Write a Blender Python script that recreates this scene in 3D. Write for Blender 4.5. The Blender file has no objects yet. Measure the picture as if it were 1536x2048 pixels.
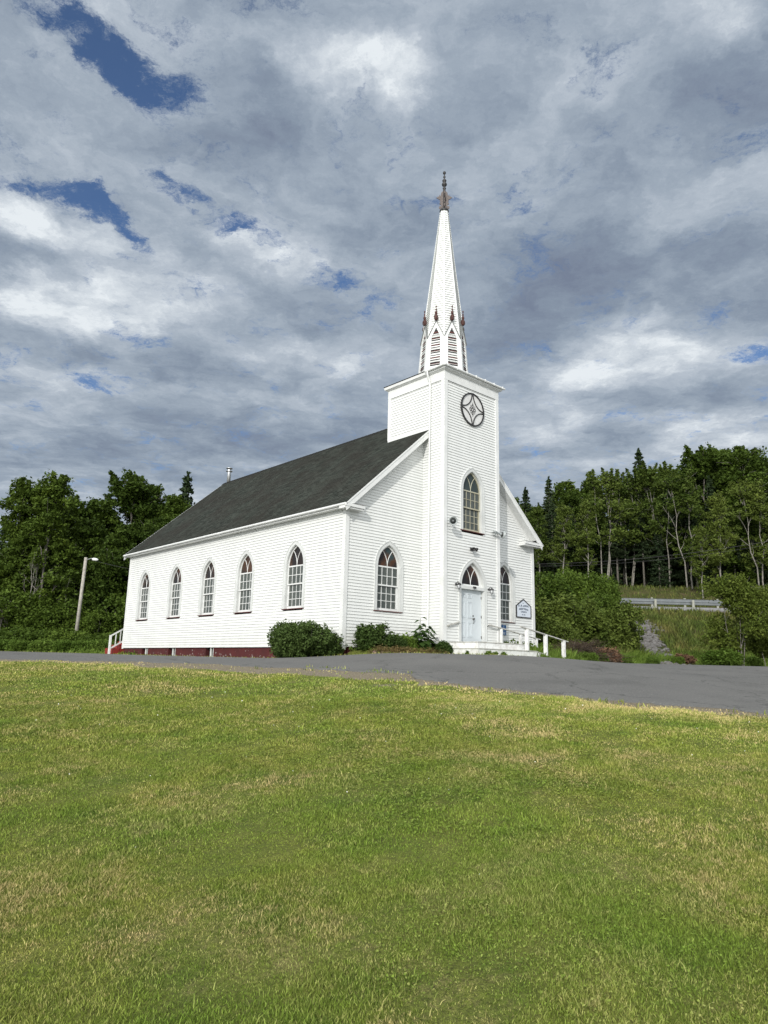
import bpy, bmesh, math, random
import numpy as np
from mathutils import Vector, Matrix

R = math.radians
C = bpy.context.scene.collection
scn = bpy.context.scene

# ------------------------------------------------------------------ camera
CAM = (-21.4757, -19.7958, -0.8871)
YAW, PITCH, ROLL = 0.7310, 0.2119, 0.0234
UX, UY = math.sin(YAW), math.cos(YAW)          # horizontal direction the camera looks along
RX, RY = math.cos(YAW), -math.sin(YAW)
cam_d = bpy.data.cameras.new('camera')
cam = bpy.data.objects.new('camera', cam_d)
C.objects.link(cam)
fwd = Vector((UX*math.cos(PITCH), UY*math.cos(PITCH), math.sin(PITCH)))
rgt = Vector((RX, RY, 0))
upv = rgt.cross(fwd)
r2 = rgt*math.cos(ROLL) + upv*math.sin(ROLL)
u2 = upv*math.cos(ROLL) - rgt*math.sin(ROLL)
M = Matrix((r2, u2, -fwd)).transposed().to_4x4()
M.translation = Vector(CAM)
cam.matrix_world = M
cam_d.sensor_fit = 'VERTICAL'
cam_d.sensor_height = 36
cam_d.lens = 36*1430.78/2048
cam_d.clip_end = 5000
cam_d.clip_start = 0.05
scn.camera = cam
scn.view_settings.view_transform = 'Standard'
scn.view_settings.look = 'None'
scn.view_settings.exposure = 0.0
scn.view_settings.gamma = 1
scn.cycles.max_bounces = 5
scn.cycles.diffuse_bounces = 3
scn.cycles.transmission_bounces = 3
scn.cycles.transparent_max_bounces = 6
scn.cycles.caustics_reflective = False
scn.cycles.caustics_refractive = False

# ------------------------------------------------------------------ node helper
class NT:
    def __init__(s, tree):
        s.t = tree; s.n = tree.nodes; s.l = tree.links
    def new(s, typ, **kw):
        n = s.n.new(typ)
        for k, v in kw.items():
            setattr(n, k, v)
        return n
    def setin(s, sock, v):
        if isinstance(v, bpy.types.NodeSocket): s.l.new(v, sock)
        elif v is not None: sock.default_value = v
    def math(s, op, a, b=None, c=None, clamp=False):
        n = s.new('ShaderNodeMath', operation=op); n.use_clamp = clamp
        s.setin(n.inputs[0], a)
        if b is not None: s.setin(n.inputs[1], b)
        if c is not None: s.setin(n.inputs[2], c)
        return n.outputs[0]
    def vmath(s, op, a, b=None):
        n = s.new('ShaderNodeVectorMath', operation=op)
        s.setin(n.inputs[0], a)
        if b is not None: s.setin(n.inputs[1], b)
        return n.outputs['Value'] if op in ('DOT_PRODUCT', 'LENGTH') else n.outputs[0]
    def noise(s, vec, scale, detail=3, rough=.5, dist=0, col=False):
        n = s.new('ShaderNodeTexNoise')
        if vec is not None: s.l.new(vec, n.inputs['Vector'])
        n.inputs['Scale'].default_value = scale; n.inputs['Detail'].default_value = detail
        n.inputs['Roughness'].default_value = rough; n.inputs['Distortion'].default_value = dist
        return n.outputs['Color' if col else 'Fac']
    def ramp(s, fac, pts, interp='LINEAR'):
        n = s.new('ShaderNodeValToRGB'); cr = n.color_ramp; cr.interpolation = interp
        while len(cr.elements) < len(pts): cr.elements.new(0.5)
        for e, (p, c) in zip(cr.elements, pts):
            e.position = p; e.color = (*c, 1) if len(c) == 3 else c
        s.l.new(fac, n.inputs[0]); return n.outputs[0]
    def mapr(s, v, a, b, c=0, d=1, smooth=False):
        n = s.new('ShaderNodeMapRange')
        if smooth: n.interpolation_type = 'SMOOTHERSTEP'
        s.setin(n.inputs[0], v)
        for i, x in enumerate((a, b, c, d)): s.setin(n.inputs[i+1], x)
        return n.outputs[0]
    def mix(s, f, a, b, mode='MIX'):
        n = s.new('ShaderNodeMix', data_type='RGBA', blend_type=mode)
        s.setin(n.inputs[0], f)
        for k, v in ((6, a), (7, b)):
            if not isinstance(v, bpy.types.NodeSocket): v = (*v, 1) if len(v) == 3 else v
            s.setin(n.inputs[k], v)
        return n.outputs[2]

# ------------------------------------------------------------------ world
SUN = Vector((-1.70, -1.0, 0.88)).normalized()
sun_el = math.asin(SUN.z)
sun_az = math.atan2(SUN.x, SUN.y)
w = bpy.data.worlds.new('World'); scn.world = w; w.use_nodes = True
nt = NT(w.node_tree); nt.n.clear()
sky = nt.new('ShaderNodeTexSky', sky_type='NISHITA')
sky.sun_disc = False; sky.sun_elevation = sun_el; sky.sun_rotation = sun_az
sky.altitude = 50; sky.air_density = 1.0; sky.dust_density = 0.6; sky.ozone_density = 2.0
bg_sky = nt.new('ShaderNodeBackground'); bg_sky.inputs[1].default_value = 0.11
nt.l.new(nt.mix(1.0, sky.outputs[0], (.66, .80, 1.0), 'MULTIPLY'), bg_sky.inputs[0])
tc = nt.new('ShaderNodeTexCoord').outputs['Generated']
sep = nt.new('ShaderNodeSeparateXYZ'); nt.l.new(tc, sep.inputs[0]); dz = sep.outputs[2]
den = nt.math('MAXIMUM', nt.math('ADD', dz, .1), .06)
pa = nt.math('DIVIDE', nt.vmath('DOT_PRODUCT', tc, (RX, RY, 0)), den)
pb = nt.math('DIVIDE', nt.vmath('DOT_PRODUCT', tc, (UX, UY, 0)), den)
cmb = nt.new('ShaderNodeCombineXYZ'); nt.l.new(pa, cmb.inputs[0]); nt.l.new(pb, cmb.inputs[1])
P = cmb.outputs[0]
wob = nt.vmath('SUBTRACT', nt.noise(P, 3.4, 7, .66, col=True), (.5, .5, .5))
sc_ = nt.new('ShaderNodeVectorMath', operation='SCALE'); nt.l.new(wob, sc_.inputs[0]); sc_.inputs[3].default_value = .30
PW = nt.vmath('ADD', P, sc_.outputs[0])
def blob(src, ca, cb, ra, rb, ang=0):
    v = nt.vmath('SUBTRACT', src, (ca, cb, 0))
    if ang:
        rn = nt.new('ShaderNodeVectorRotate', rotation_type='Z_AXIS'); nt.l.new(v, rn.inputs[0]); rn.inputs['Angle'].default_value = R(ang); v = rn.outputs[0]
    v = nt.vmath('MULTIPLY', v, (1/ra, 1/rb, 0))
    return nt.mapr(nt.vmath('LENGTH', v), 0.0, 1.0, 1, 0, True)
# gaps of blue: (centre a, centre b, radii, angle, weight) on the cloud layer, a = rightwards, b = away
GAPS = [(-0.491, 0.837, 0.056, 0.039, 0, 0.23), (-0.425, 0.877, 0.049, 0.052, 0, 0.37), (-0.397, 0.923, 0.048, 0.046, 0, 0.39), (-0.352, 0.964, 0.049, 0.038, 0, 0.37), (-0.43, 0.827, 0.047, 0.033, 0, 0.19), (-0.679, 1.156, 0.068, 0.04, 0, 0.36), (-0.604, 1.174, 0.064, 0.047, 0, 0.36), (-0.548, 1.208, 0.047, 0.061, 0, 0.34), (-0.537, 1.272, 0.041, 0.074, 0, 0.36), (-0.525, 1.342, 0.031, 0.057, 0, 0.26), (-0.585, 1.355, 0.042, 0.03, 0, 0.2), (-0.392, 1.125, 0.025, 0.036, 0, 0.32), (-0.394, 1.188, 0.033, 0.047, 0, 0.36), (-0.355, 1.236, 0.034, 0.031, 0, 0.3), (-0.319, 1.272, 0.045, 0.033, 0, 0.34), (-0.007, 1.164, 0.035, 0.032, 0, 0.32), (0.06, 1.166, 0.037, 0.028, 0, 0.3), (-0.251, 1.388, 0.021, 0.028, 0, 0.24), (-0.157, 1.415, 0.033, 0.036, 0, 0.2), (-0.105, 1.46, 0.045, 0.034, 0, 0.2), (-1.004, 1.764, 0.077, 0.057, 0, 0.34), (-0.854, 1.901, 0.153, 0.059, 0, 0.3), (0.921, 1.691, 0.06, 0.053, 0, 0.32), (0.917, 1.613, 0.046, 0.04, 0, 0.2), (-0.119, 1.625, 0.055, 0.036, 0, 0.16), (0.627, 1.066, 0.049, 0.022, 0, 0.14)]
# lighter and darker banks
LUM = [(-0.068, 0.942, 0.099, 0.07, 0, 0.34), (-0.006, 0.918, 0.068, 0.053, 0, 0.3), (-0.15, 0.921, 0.068, 0.044, 0, 0.15), (0.279, 0.939, 0.091, 0.054, 0, 0.32), (0.456, 0.826, 0.088, 0.052, 0, 0.45), (0.191, 1.059, 0.093, 0.055, 0, 0.25), (-0.343, 0.906, 0.119, 0.103, 0, 0.08), (-0.735, 1.233, 0.076, 0.085, 0, 0.5), (-0.675, 1.293, 0.099, 0.061, 0, 0.35), (-0.744, 1.563, 0.188, 0.106, 0, 0.45), (-0.832, 1.499, 0.112, 0.079, 0, 0.35), (-0.531, 1.446, 0.199, 0.074, 0, 0.25), (-0.291, 1.341, 0.094, 0.073, 0, 0.3), (-0.191, 1.373, 0.106, 0.085, 0, 0.3), (-0.435, 1.609, 0.183, 0.089, 0, 0.3), (-0.283, 1.75, 0.132, 0.077, 0, 0.3), (-0.103, 1.839, 0.11, 0.127, 0, 0.5), (0.622, 1.787, 0.291, 0.206, 0, 0.37), (0.519, 1.854, 0.135, 0.1, 0, 0.3), (0.492, 2.175, 0.219, 0.19, 0, 0.35), (1.083, 2.176, 0.296, 0.228, 0, 0.45), (0.593, 1.181, 0.161, 0.079, 0, 0.2), (-0.322, 2.045, 0.182, 0.102, 0, 0.2), (-1.06, 2.146, 0.231, 0.111, 0, 0.2), (0.69, 2.504, 0.158, 0.073, 0, 0.3), (-0.622, 1.038, 0.082, 0.064, 0, 0.12), (0.247, 1.218, 0.133, 0.083, 0, 0.12), (-0.372, 1.168, 0.055, 0.078, 0, 0.15), (-0.157, 1.059, 0.17, 0.1, 0, -0.28), (0.131, 0.988, 0.072, 0.059, 0, -0.18), (-0.121, 0.847, 0.142, 0.069, 0, -0.14), (0.545, 0.966, 0.121, 0.104, 0, -0.38), (0.341, 1.476, 0.244, 0.214, 0, -0.38), (0.588, 1.331, 0.278, 0.162, 0, -0.42), (0.291, 1.723, 0.154, 0.126, 0, -0.3), (-0.199, 2.224, 0.424, 0.238, 0, -0.32), (-0.837, 2.445, 0.614, 0.282, 0, -0.28), (-0.185, 1.541, 0.141, 0.104, 0, -0.2), (0.094, 1.225, 0.144, 0.084, 0, -0.2), (0.878, 1.952, 0.219, 0.14, 0, -0.3), (-0.251, 1.106, 0.071, 0.071, 0, -0.1), (0.787, 1.538, 0.177, 0.123, 0, -0.25), (-0.69, 1.751, 0.26, 0.077, 0, -0.25), (-0.754, 1.355, 0.093, 0.066, 0, -0.25), (0.022, 1.401, 0.129, 0.106, 0, -0.12), (-0.391, 1.919, 0.285, 0.121, 0, -0.2), (0.474, 1.043, 0.122, 0.064, 0, -0.15), (0.779, 2.221, 0.234, 0.118, 0, -0.2)]
n1 = nt.noise(PW, 1.9, 8, .58)
n2 = nt.noise(PW, 4.4, 8, .60)
# far layer texture stretched along the horizon
n3 = nt.noise(nt.vmath('MULTIPLY', P, (.9, 1.5, 1)), 2.2, 8, .66, .3)
gap = nt.math('MULTIPLY', nt.math('SUBTRACT', .5, nt.noise(PW, 5.5, 10, .76)), 2.7)
gap = nt.math('MULTIPLY_ADD', nt.math('SUBTRACT', .5, n1), .35, gap)
for ca, cb, ra, rb, an, wt in GAPS:
    gap = nt.math('MULTIPLY_ADD', blob(PW, ca, cb, ra*1.9, rb*1.9, an), wt*1.12, gap)
gap = nt.mapr(gap, .06, .68, 0, .97, True)
lum = nt.math('ADD', nt.math('MULTIPLY', n1, .7), nt.math('MULTIPLY', n3, .55))
lum = nt.math('MULTIPLY_ADD', nt.math('SUBTRACT', n2, .5), 1.0, lum)
lum = nt.math('MULTIPLY_ADD', nt.math('SUBTRACT', nt.noise(PW, 10, 8, .7), .5), .55, lum)
lum = nt.math('SUBTRACT', lum, .085)
for ca, cb, ra, rb, an, wt in LUM:
    lum = nt.math('MULTIPLY_ADD', blob(PW, ca, cb, ra*1.7, rb*1.7, an), wt*(.72 if wt > 0 else .58), lum)
ccol = nt.ramp(lum, [(.05, (.185, .225, .31)), (.30, (.248, .305, .388)), (.52, (.345, .408, .488)), (.72, (.47, .53, .605)), (.9, (.66, .715, .77)), (1, (.80, .85, .89))])
# extra ambient fill: cloud brightness added out of view, towards the sun and overhead
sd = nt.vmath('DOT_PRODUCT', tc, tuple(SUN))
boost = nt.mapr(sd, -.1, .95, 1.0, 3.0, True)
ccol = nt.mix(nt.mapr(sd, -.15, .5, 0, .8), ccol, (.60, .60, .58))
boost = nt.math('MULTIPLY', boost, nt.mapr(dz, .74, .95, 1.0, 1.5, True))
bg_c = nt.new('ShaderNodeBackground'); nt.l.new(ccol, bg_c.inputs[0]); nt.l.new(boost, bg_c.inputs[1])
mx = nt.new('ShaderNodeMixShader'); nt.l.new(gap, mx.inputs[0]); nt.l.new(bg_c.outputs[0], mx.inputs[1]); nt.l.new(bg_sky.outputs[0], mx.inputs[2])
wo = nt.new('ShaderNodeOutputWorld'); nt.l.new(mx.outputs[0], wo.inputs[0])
w.cycles.sampling_method = 'MANUAL'; w.cycles.sample_map_resolution = 512

sun_d = bpy.data.lights.new('sun', 'SUN'); sun_d.energy = 2.95; sun_d.angle = R(.6); sun_d.color = (1, .96, .90)
sun = bpy.data.objects.new('sun', sun_d); C.objects.link(sun)
sun.rotation_euler = (-SUN).to_track_quat('-Z', 'Y').to_euler()
sun.location = (-40, -30, 40)

# ------------------------------------------------------------------ materials
def material(name, rough=.6, spec=.5, metal=0):
    m = bpy.data.materials.new(name); m.use_nodes = True
    t = NT(m.node_tree); b = t.n['Principled BSDF']
    b.inputs['Roughness'].default_value = rough
    b.inputs['Specular IOR Level'].default_value = spec
    b.inputs['Metallic'].default_value = metal
    return m, t, b
def bump(t, b, h, strength=.3, dist=.01):
    n = t.new('ShaderNodeBump'); n.inputs['Strength'].default_value = strength; n.inputs['Distance'].default_value = dist
    t.l.new(h, n.inputs['Height']); t.l.new(n.outputs[0], b.inputs['Normal'])
def pos(t): return t.new('ShaderNodeNewGeometry').outputs['Position']
def paint(name, col, col2=None, scale=3, rough=.5, spec=.4, metal=0, bs=.15, lo=.35, hi=.7):
    m, t, b = material(name, rough, spec, metal)
    p = pos(t)
    f = t.noise(p, scale, 6, .65)
    t.l.new(t.ramp(f, [(lo, col), (hi, col2 or tuple(c*.85 for c in col))]), b.inputs['Base Color'])
    bump(t, b, t.noise(p, scale*8, 4), bs, .004)
    return m
MT = {}
# vinyl siding: warm white with faint soiling in long streaks
m, t, b = material('white_siding', .42, .4); p = pos(t)
st_ = t.noise(t.vmath('MULTIPLY', p, (1.2, 1.2, .25)), 1.6, 6, .7)
st2 = t.noise(t.vmath('MULTIPLY', p, (.35, .35, 9)), 1.0, 2, .5)
c1 = t.ramp(st_, [(.3, (.725, .735, .72)), (.75, (.65, .665, .65))])
t.l.new(t.mix(t.mapr(st2, .45, .7, 0, .35), c1, (.65, .665, .65)), b.inputs['Base Color'])
sx_ = t.new('ShaderNodeSeparateXYZ'); t.l.new(p, sx_.inputs[0])
cv = t.new('ShaderNodeCombineXYZ'); t.l.new(t.math('ADD', sx_.outputs[0], sx_.outputs[1]), cv.inputs[0]); t.l.new(t.math('ADD', sx_.outputs[2], .24), cv.inputs[1])
bk_ = t.new('ShaderNodeTexBrick'); t.l.new(cv.outputs[0], bk_.inputs['Vector']); bk_.offset = .37
bk_.inputs['Color1'].default_value = (.97, .97, .97, 1); bk_.inputs['Color2'].default_value = (1, 1, 1, 1); bk_.inputs['Mortar'].default_value = (.80, .80, .80, 1)
bk_.inputs['Scale'].default_value = 1; bk_.inputs['Mortar Size'].default_value = .0022; bk_.inputs['Brick Width'].default_value = 3.66; bk_.inputs['Row Height'].default_value = .225
gm = t.mapr(sx_.outputs[2], -.3, .9, .35, 0); dirt = t.math('MULTIPLY', t.mapr(t.noise(p, 3.5, 6, .7), .4, .7), gm)
c2_ = t.mix(1.0, b.inputs['Base Color'].links[0].from_socket, bk_.outputs[0], 'MULTIPLY')
t.l.new(t.mix(dirt, c2_, (.42, .42, .36)), b.inputs['Base Color'])
bump(t, b, t.math('ADD', t.noise(p, 60, 3), t.math('MULTIPLY', t.noise(p, 1.3, 3), 6.0)), .10, .006)
MT['siding'] = m
MT['trim'] = paint('white_trim', (.70, .71, .70), (.60, .61, .60), 2.2, .45)
MT['casing'] = paint('window_casing_paint', (.60, .615, .605), (.50, .515, .505), 2.2, .5)
MT['cream'] = paint('yellowed_frame', (.44, .43, .34), (.30, .27, .18), 5, .5)
MT['deckwhite'] = paint('worn_white_deck', (.74, .75, .74), (.50, .49, .46), 4.5, .6, lo=.45, hi=.72)
MT['railwood'] = paint('weathered_rail', (.55, .55, .52), (.34, .33, .30), 9, .7)
MT['sill'] = paint('dark_red_sill', (.12, .035, .03), (.06, .02, .02), 8, .6)
MT['black'] = paint('black_iron', (.018, .018, .02), (.035, .033, .032), 12, .45)
MT['door'] = paint('pale_blue_door', (.57, .615, .64), (.53, .575, .60), 3, .35)
MT['steel'] = paint('galvanised_steel', (.55, .56, .57), (.42, .43, .44), 6, .35, .5, .8)
MT['speaker'] = paint('grey_horn', (.34, .37, .37), (.24, .26, .26), 9, .4)
MT['speakerin'] = paint('dark_horn_throat', (.03, .035, .035), (.05, .055, .055), 9, .5)
MT['redbrown'] = paint('oxblood_wood', (.085, .030, .024), (.04, .018, .016), 14, .65)
MT['louvre'] = paint('oxblood_louvre', (.13, .05, .045), (.08, .032, .03), 10, .6)
MT['driplead'] = paint('lead_drip_edge', (.16, .17, .17), (.10, .105, .105), 8, .6)
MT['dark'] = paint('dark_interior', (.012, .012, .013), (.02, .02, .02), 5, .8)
MT['oldfinial'] = paint('weathered_finial', (.17, .145, .135), (.06, .05, .05), 18, .75)
MT['disc'] = paint('grey_white_board', (.66, .66, .65), (.55, .55, .54), 6, .5)
MT['signwhite'] = paint('sign_white', (.62, .67, .74), (.56, .61, .68), 6, .4)
MT['signblue'] = paint('sign_blue', (.03, .10, .24), (.025, .08, .2), 6, .4)
MT['ink'] = paint('dark_blue_ink', (.03, .05, .09), (.04, .06, .1), 6, .5)
MT['inklight'] = paint('white_ink', (.45, .52, .62), (.4, .47, .57), 6, .5)
MT['stepred'] = paint('red_step_paint', (.26, .03, .025), (.17, .025, .02), 6, .5)
MT['brass'] = paint('dark_brass', (.06, .055, .05), (.10, .09, .08), 8, .3, .5, .7)
MT['globe'] = paint('lamp_glass', (.45, .47, .48), (.40, .42, .43), 5, .1)
MT['wood'] = paint('grey_pole_wood', (.38, .36, .32), (.22, .20, .17), 6, .85)
MT['stone'] = paint('brown_edging', (.16, .105, .08), (.08, .06, .05), 10, .9, bs=.6)
MT['rock'] = paint('grey_rock', (.17, .163, .158), (.075, .072, .068), 5, .9, bs=.8)
MT['twig'] = paint('dead_twigs', (.11, .078, .052), (.055, .042, .032), 7, .9)
MT['rust'] = paint('rusty_dead_leaves', (.16, .085, .045), (.09, .05, .03), 7, .9)
MT['rail'] = paint('guardrail_steel', (.20, .215, .22), (.15, .165, .17), 3, .4, .5, .5)
MT['post'] = paint('guardrail_wood', (.34, .35, .30), (.22, .22, .19), 6, .85)
MT['wire'] = paint('wire_black', (.02, .02, .022), (.03, .03, .03), 3, .6)
# foundation: red paint flaking to pale concrete
m, t, b = material('red_foundation', .8, .3); p = pos(t)
f = t.noise(p, 7, 8, .72)
low = t.mapr(t.new('ShaderNodeSeparateXYZ').outputs[2], 0, 1)  # placeholder height input, linked below
sp = [n for n in t.n if n.bl_idname == 'ShaderNodeSeparateXYZ'][0]; t.l.new(p, sp.inputs[0])
hh = t.mapr(sp.outputs[2], -.56, -.30, .07, 0)
base = t.ramp(t.noise(p, 2.5, 5), [(.3, (.085, .017, .018)), (.7, (.055, .014, .015))])
t.l.new(t.mix(t.mapr(t.math('ADD', f, hh), .66, .69), base, (.42, .40, .38)), b.inputs['Base Color'])
bump(t, b, f, .4, .01); MT['found'] = m
# shingles: courses of staggered dark tabs, in object space of the roof slope (uv)
m, t, b = material('dark_shingles', .93, .12)
uv = t.new('ShaderNodeUVMap').outputs[0]
br = t.new('ShaderNodeTexBrick'); t.l.new(uv, br.inputs['Vector'])
br.inputs['Color1'].default_value = (.015, .019, .015, 1); br.inputs['Color2'].default_value = (.048, .055, .046, 1); br.inputs['Mortar'].default_value = (.012, .012, .012, 1)
br.inputs['Scale'].default_value = 1; br.inputs['Mortar Size'].default_value = .008; br.inputs['Brick Width'].default_value = .32; br.inputs['Row Height'].default_value = .14; br.offset = .5
nn = t.noise(uv, .55, 6, .65); n4 = t.noise(t.vmath('MULTIPLY', uv, (2.5, .3, 1)), 1.0, 4, .6)
c = t.mix(t.mapr(nn, .40, .60, 0, .65), br.outputs[0], (.022, .018, .015))
c = t.mix(t.mapr(n4, .5, .75, 0, .5), c, (.058, .066, .054))
c = t.mix(t.mapr(t.noise(uv, 40, 3), .35, .75, 0, .35), c, (.055, .06, .052))
t.l.new(c, b.inputs['Base Color'])
bump(t, b, t.math('ADD', br.outputs['Fac'], t.math('MULTIPLY', t.noise(uv, 30, 3), -.4)), -.5, .012); MT['shingle'] = m
# window glass: lower lights with sheer curtain close behind, upper lights stained
def pane_mat(name, ramp_pts, scale, stripes=0.0, rough=.12):
    m, t, b = material(name, rough, .5)
    oi = t.new('ShaderNodeObjectInfo')
    tco = t.new('ShaderNodeTexCoord').outputs['Object']
    v = t.vmath('ADD', tco, t.vmath('MULTIPLY', oi.outputs['Location'], (3.3, 5.7, 1.3)))
    f = t.noise(v, scale, 3, .6)
    c = t.ramp(f, ramp_pts)
    if stripes:
        wv = t.noise(t.vmath('MULTIPLY', v, (34, 34, .6)), 1, 2, .5)
        c = t.mix(t.mapr(wv, .35, .65, 0, stripes), c, (.035, .045, .04))
    t.l.new(c, b.inputs['Base Color'])
    return m
MT['curtain'] = pane_mat('curtained_glass', [(.3, (.12, .13, .115)), (.7, (.065, .075, .068))], 1.2, .75)
MT['stained'] = pane_mat('stained_glass', [(.36, (.008, .007, .006)), (.5, (.018, .010, .006)), (.62, (.07, .028, .009)), (.74, (.03, .05, .05))], 1.1)
MT['greenglass'] = pane_mat('dark_teal_glass', [(.3, (.022, .03, .028)), (.7, (.04, .055, .05))], 1.5)
# asphalt
m, t, b = material('asphalt', .9, .25); p = pos(t)
c = t.ramp(t.noise(p, .35, 5, .6), [(.3, (.100, .098, .092)), (.7, (.140, .136, .127))])
c = t.mix(t.mapr(t.noise(p, 90, 2, .7), .4, .75, 0, .55), c, (.20, .20, .20))
c = t.mix(t.mapr(t.noise(p, 55, 2, .7), .35, .2, 0, .6), c, (.03, .03, .03))
c = t.mix(t.mapr(t.noise(t.vmath('MULTIPLY', p, (1, 1, 0)), 2.2, 6, .75), .57, .70, 0, .65), c, (.17, .16, .145))
c = t.mix(t.mapr(t.noise(t.vmath('MULTIPLY', p, (1, 1, 0)), .55, 7, .75), .52, .66, 0, .55), c, (.075, .074, .07))
c = t.mix(t.mapr(t.noise(p, 22, 2, .6), .66, .72, 0, .8), c, (.30, .29, .27))
c = t.mix(t.mapr(t.noise(p, 30, 5, .8), .35, .65, .55, 0), c, (.06, .06, .058))
c = t.mix(t.mapr(t.noise(p, 36, 5, .8), .5, .72, 0, .5), c, (.24, .235, .225))
vo = t.new('ShaderNodeTexVoronoi', feature='DISTANCE_TO_EDGE'); vo.inputs['Scale'].default_value = .33
pw = t.vmath('ADD', p, t.vmath('MULTIPLY', t.noise(p, 1.2, 5, .7, col=True), (1.6, 1.6, 0))); t.l.new(pw, vo.inputs['Vector'])
c = t.mix(t.mapr(vo.outputs['Distance'], .0, .012, .75, 0), c, (.035, .035, .033))
t.l.new(c, b.inputs['Base Color']); bump(t, b, t.noise(p, 80, 3), .35, .01); MT['asphalt'] = m
m, t, b = material('road_surface', .9, .25); p = pos(t)
t.l.new(t.ramp(t.noise(p, .8, 5, .6), [(.3, (.20, .195, .20)), (.7, (.27, .265, .27))]), b.inputs['Base Color']); MT['road'] = m
MT['lineyellow'] = paint('road_line_paint', (.55, .42, .08), (.45, .35, .07), 3, .6)
# ground soil/thatch under the grass, with bare gravel where the 'bare' attribute is high
def grass_colour(t, p):
    big = t.noise(p, .75, 6, .7, .4); mid = t.noise(p, 1.9, 5, .7); fine = t.noise(p, 9, 4, .7)
    g = t.ramp(mid, [(.28, GR1), (.5, GR2), (.72, GR3)])
    f = t.math('ADD', t.math('MULTIPLY', big, .65), t.math('MULTIPLY', fine, .35))
    return g, f
GR1, GR2, GR3 = (.122, .190, .028), (.208, .256, .044), (.300, .312, .072)
DRY = (.46, .36, .18)
m, t, b = material('ground_turf', .95, .1); p = pos(t)
g, f = grass_colour(t, p)
c = t.mix(t.mapr(f, .54, .66, 0, .7), g, DRY)
c = t.mix(t.mapr(t.noise(p, 45, 4, .7), .3, .7, .9, .3), c, (.055, .055, .022))
at = t.new('ShaderNodeAttribute'); at.attribute_name = 'bare'
gr = t.ramp(t.noise(p, 28, 4, .75), [(.3, (.09, .075, .05)), (.5, (.20, .17, .12)), (.7, (.33, .29, .23))])
bm_ = t.math('ADD', at.outputs['Fac'], t.math('MULTIPLY', t.math('SUBTRACT', t.noise(p, 2.5, 6, .7), .5), .9))
c = t.mix(t.mapr(bm_, .42, .62), c, gr)
at2 = t.new('ShaderNodeAttribute'); at2.attribute_name = 'wild'
wg = t.ramp(t.noise(p, .9, 6, .7), [(.3, (.030, .042, .012)), (.5, (.060, .062, .022)), (.7, (.095, .070, .040))])
c = t.mix(at2.outputs['Fac'], c, wg)
t.l.new(c, b.inputs['Base Color']); bump(t, b, t.noise(p, 30, 5, .7), .8, .04); MT['ground'] = m
# blades: colour follows the same world pattern as the turf
def blade_mat(name, transl=.25, wild=False):
    m, t, b = material(name, .6, .15); p = pos(t)
    at = t.new('ShaderNodeAttribute'); at.attribute_name = 'rnd'
    if wild:
        c = t.ramp(t.noise(p, .6, 4, .6), [(.3, (.05, .085, .015)), (.5, (.10, .125, .028)), (.7, (.17, .15, .05))])
    else:
        g, f = grass_colour(t, p)
        f2 = t.math('ADD', f, t.math('MULTIPLY', t.math('SUBTRACT', at.outputs['Fac'], .5), .20))
        c = t.mix(t.mapr(f2, .525, .66, 0, .88), g, DRY)
        c = t.mix(t.mapr(t.noise(p, .30, 4, .6), .50, .60, 0, .55), c, (.140, .232, .030))
    v = t.mapr(at.outputs['Fac'], 0, 1, .38, 1.6)
    vv = t.vmath('MULTIPLY', c, (1, 1, 1)); sc = t.new('ShaderNodeVectorMath', operation='SCALE'); t.l.new(vv, sc.inputs[0]); t.l.new(v, sc.inputs[3])
    t.l.new(sc.outputs[0], b.inputs['Base Color'])
    tr = t.new('ShaderNodeBsdfTranslucent'); t.l.new(sc.outputs[0], tr.inputs[0])
    ms = t.new('ShaderNodeMixShader'); ms.inputs[0].default_value = transl
    t.l.new(b.outputs[0], ms.inputs[1]); t.l.new(tr.outputs[0], ms.inputs[2])
    t.l.new(ms.outputs[0], t.n['Material Output'].inputs[0])
    return m
MT['blade'] = blade_mat('lawn_blades'); MT['wildblade'] = blade_mat('wild_grass_blades', .25, True)
def leaf_mat(name, a, bcol, transl=.22, scale=.5):
    m, t, b = material(name, .6, .10); p = pos(t)
    at = t.new('ShaderNodeAttribute'); at.attribute_name = 'rnd'
    oi = t.new('ShaderNodeObjectInfo')
    f = t.math('ADD', t.math('MULTIPLY', t.noise(p, scale, 3), .5), t.math('ADD', t.math('MULTIPLY', at.outputs['Fac'], .3), t.math('MULTIPLY', oi.outputs['Random'], .3)))
    c = t.ramp(f, [(.28, a), (.58, tuple((q*.45+w_*.55) for q, w_ in zip(a, bcol))), (.80, bcol), (.95, tuple(q*m_ for q, m_ in zip(bcol, (1.45, 1.25, 1.0))))])
    t.l.new(c, b.inputs['Base Color'])
    tr = t.new('ShaderNodeBsdfTranslucent'); t.l.new(c, tr.inputs[0])
    ms = t.new('ShaderNodeMixShader'); ms.inputs[0].default_value = transl
    t.l.new(b.outputs[0], ms.inputs[1]); t.l.new(tr.outputs[0], ms.inputs[2])
    t.l.new(ms.outputs[0], t.n['Material Output'].inputs[0])
    return m
MT['leaf'] = leaf_mat('broad_leaves', (.026, .048, .008), (.080, .122, .018))
MT['leafmid'] = leaf_mat('mid_green_leaves', (.032, .060, .009), (.105, .158, .024), .25, .8)
MT['leafbright'] = leaf_mat('bright_young_leaves', (.070, .105, .016), (.175, .215, .042), .3, 1.2)
MT['leafpale'] = leaf_mat('pale_leaves', (.045, .074, .013), (.130, .168, .034))
MT['needle'] = leaf_mat('spruce_needles', (.016, .030, .013), (.042, .062, .025), .08)
MT['shrub'] = leaf_mat('shrub_leaves', (.030, .058, .012), (.085, .125, .035), .15)
MT['fern'] = leaf_mat('fresh_undergrowth', (.070, .125, .018), (.15, .22, .04), .3)
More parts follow.
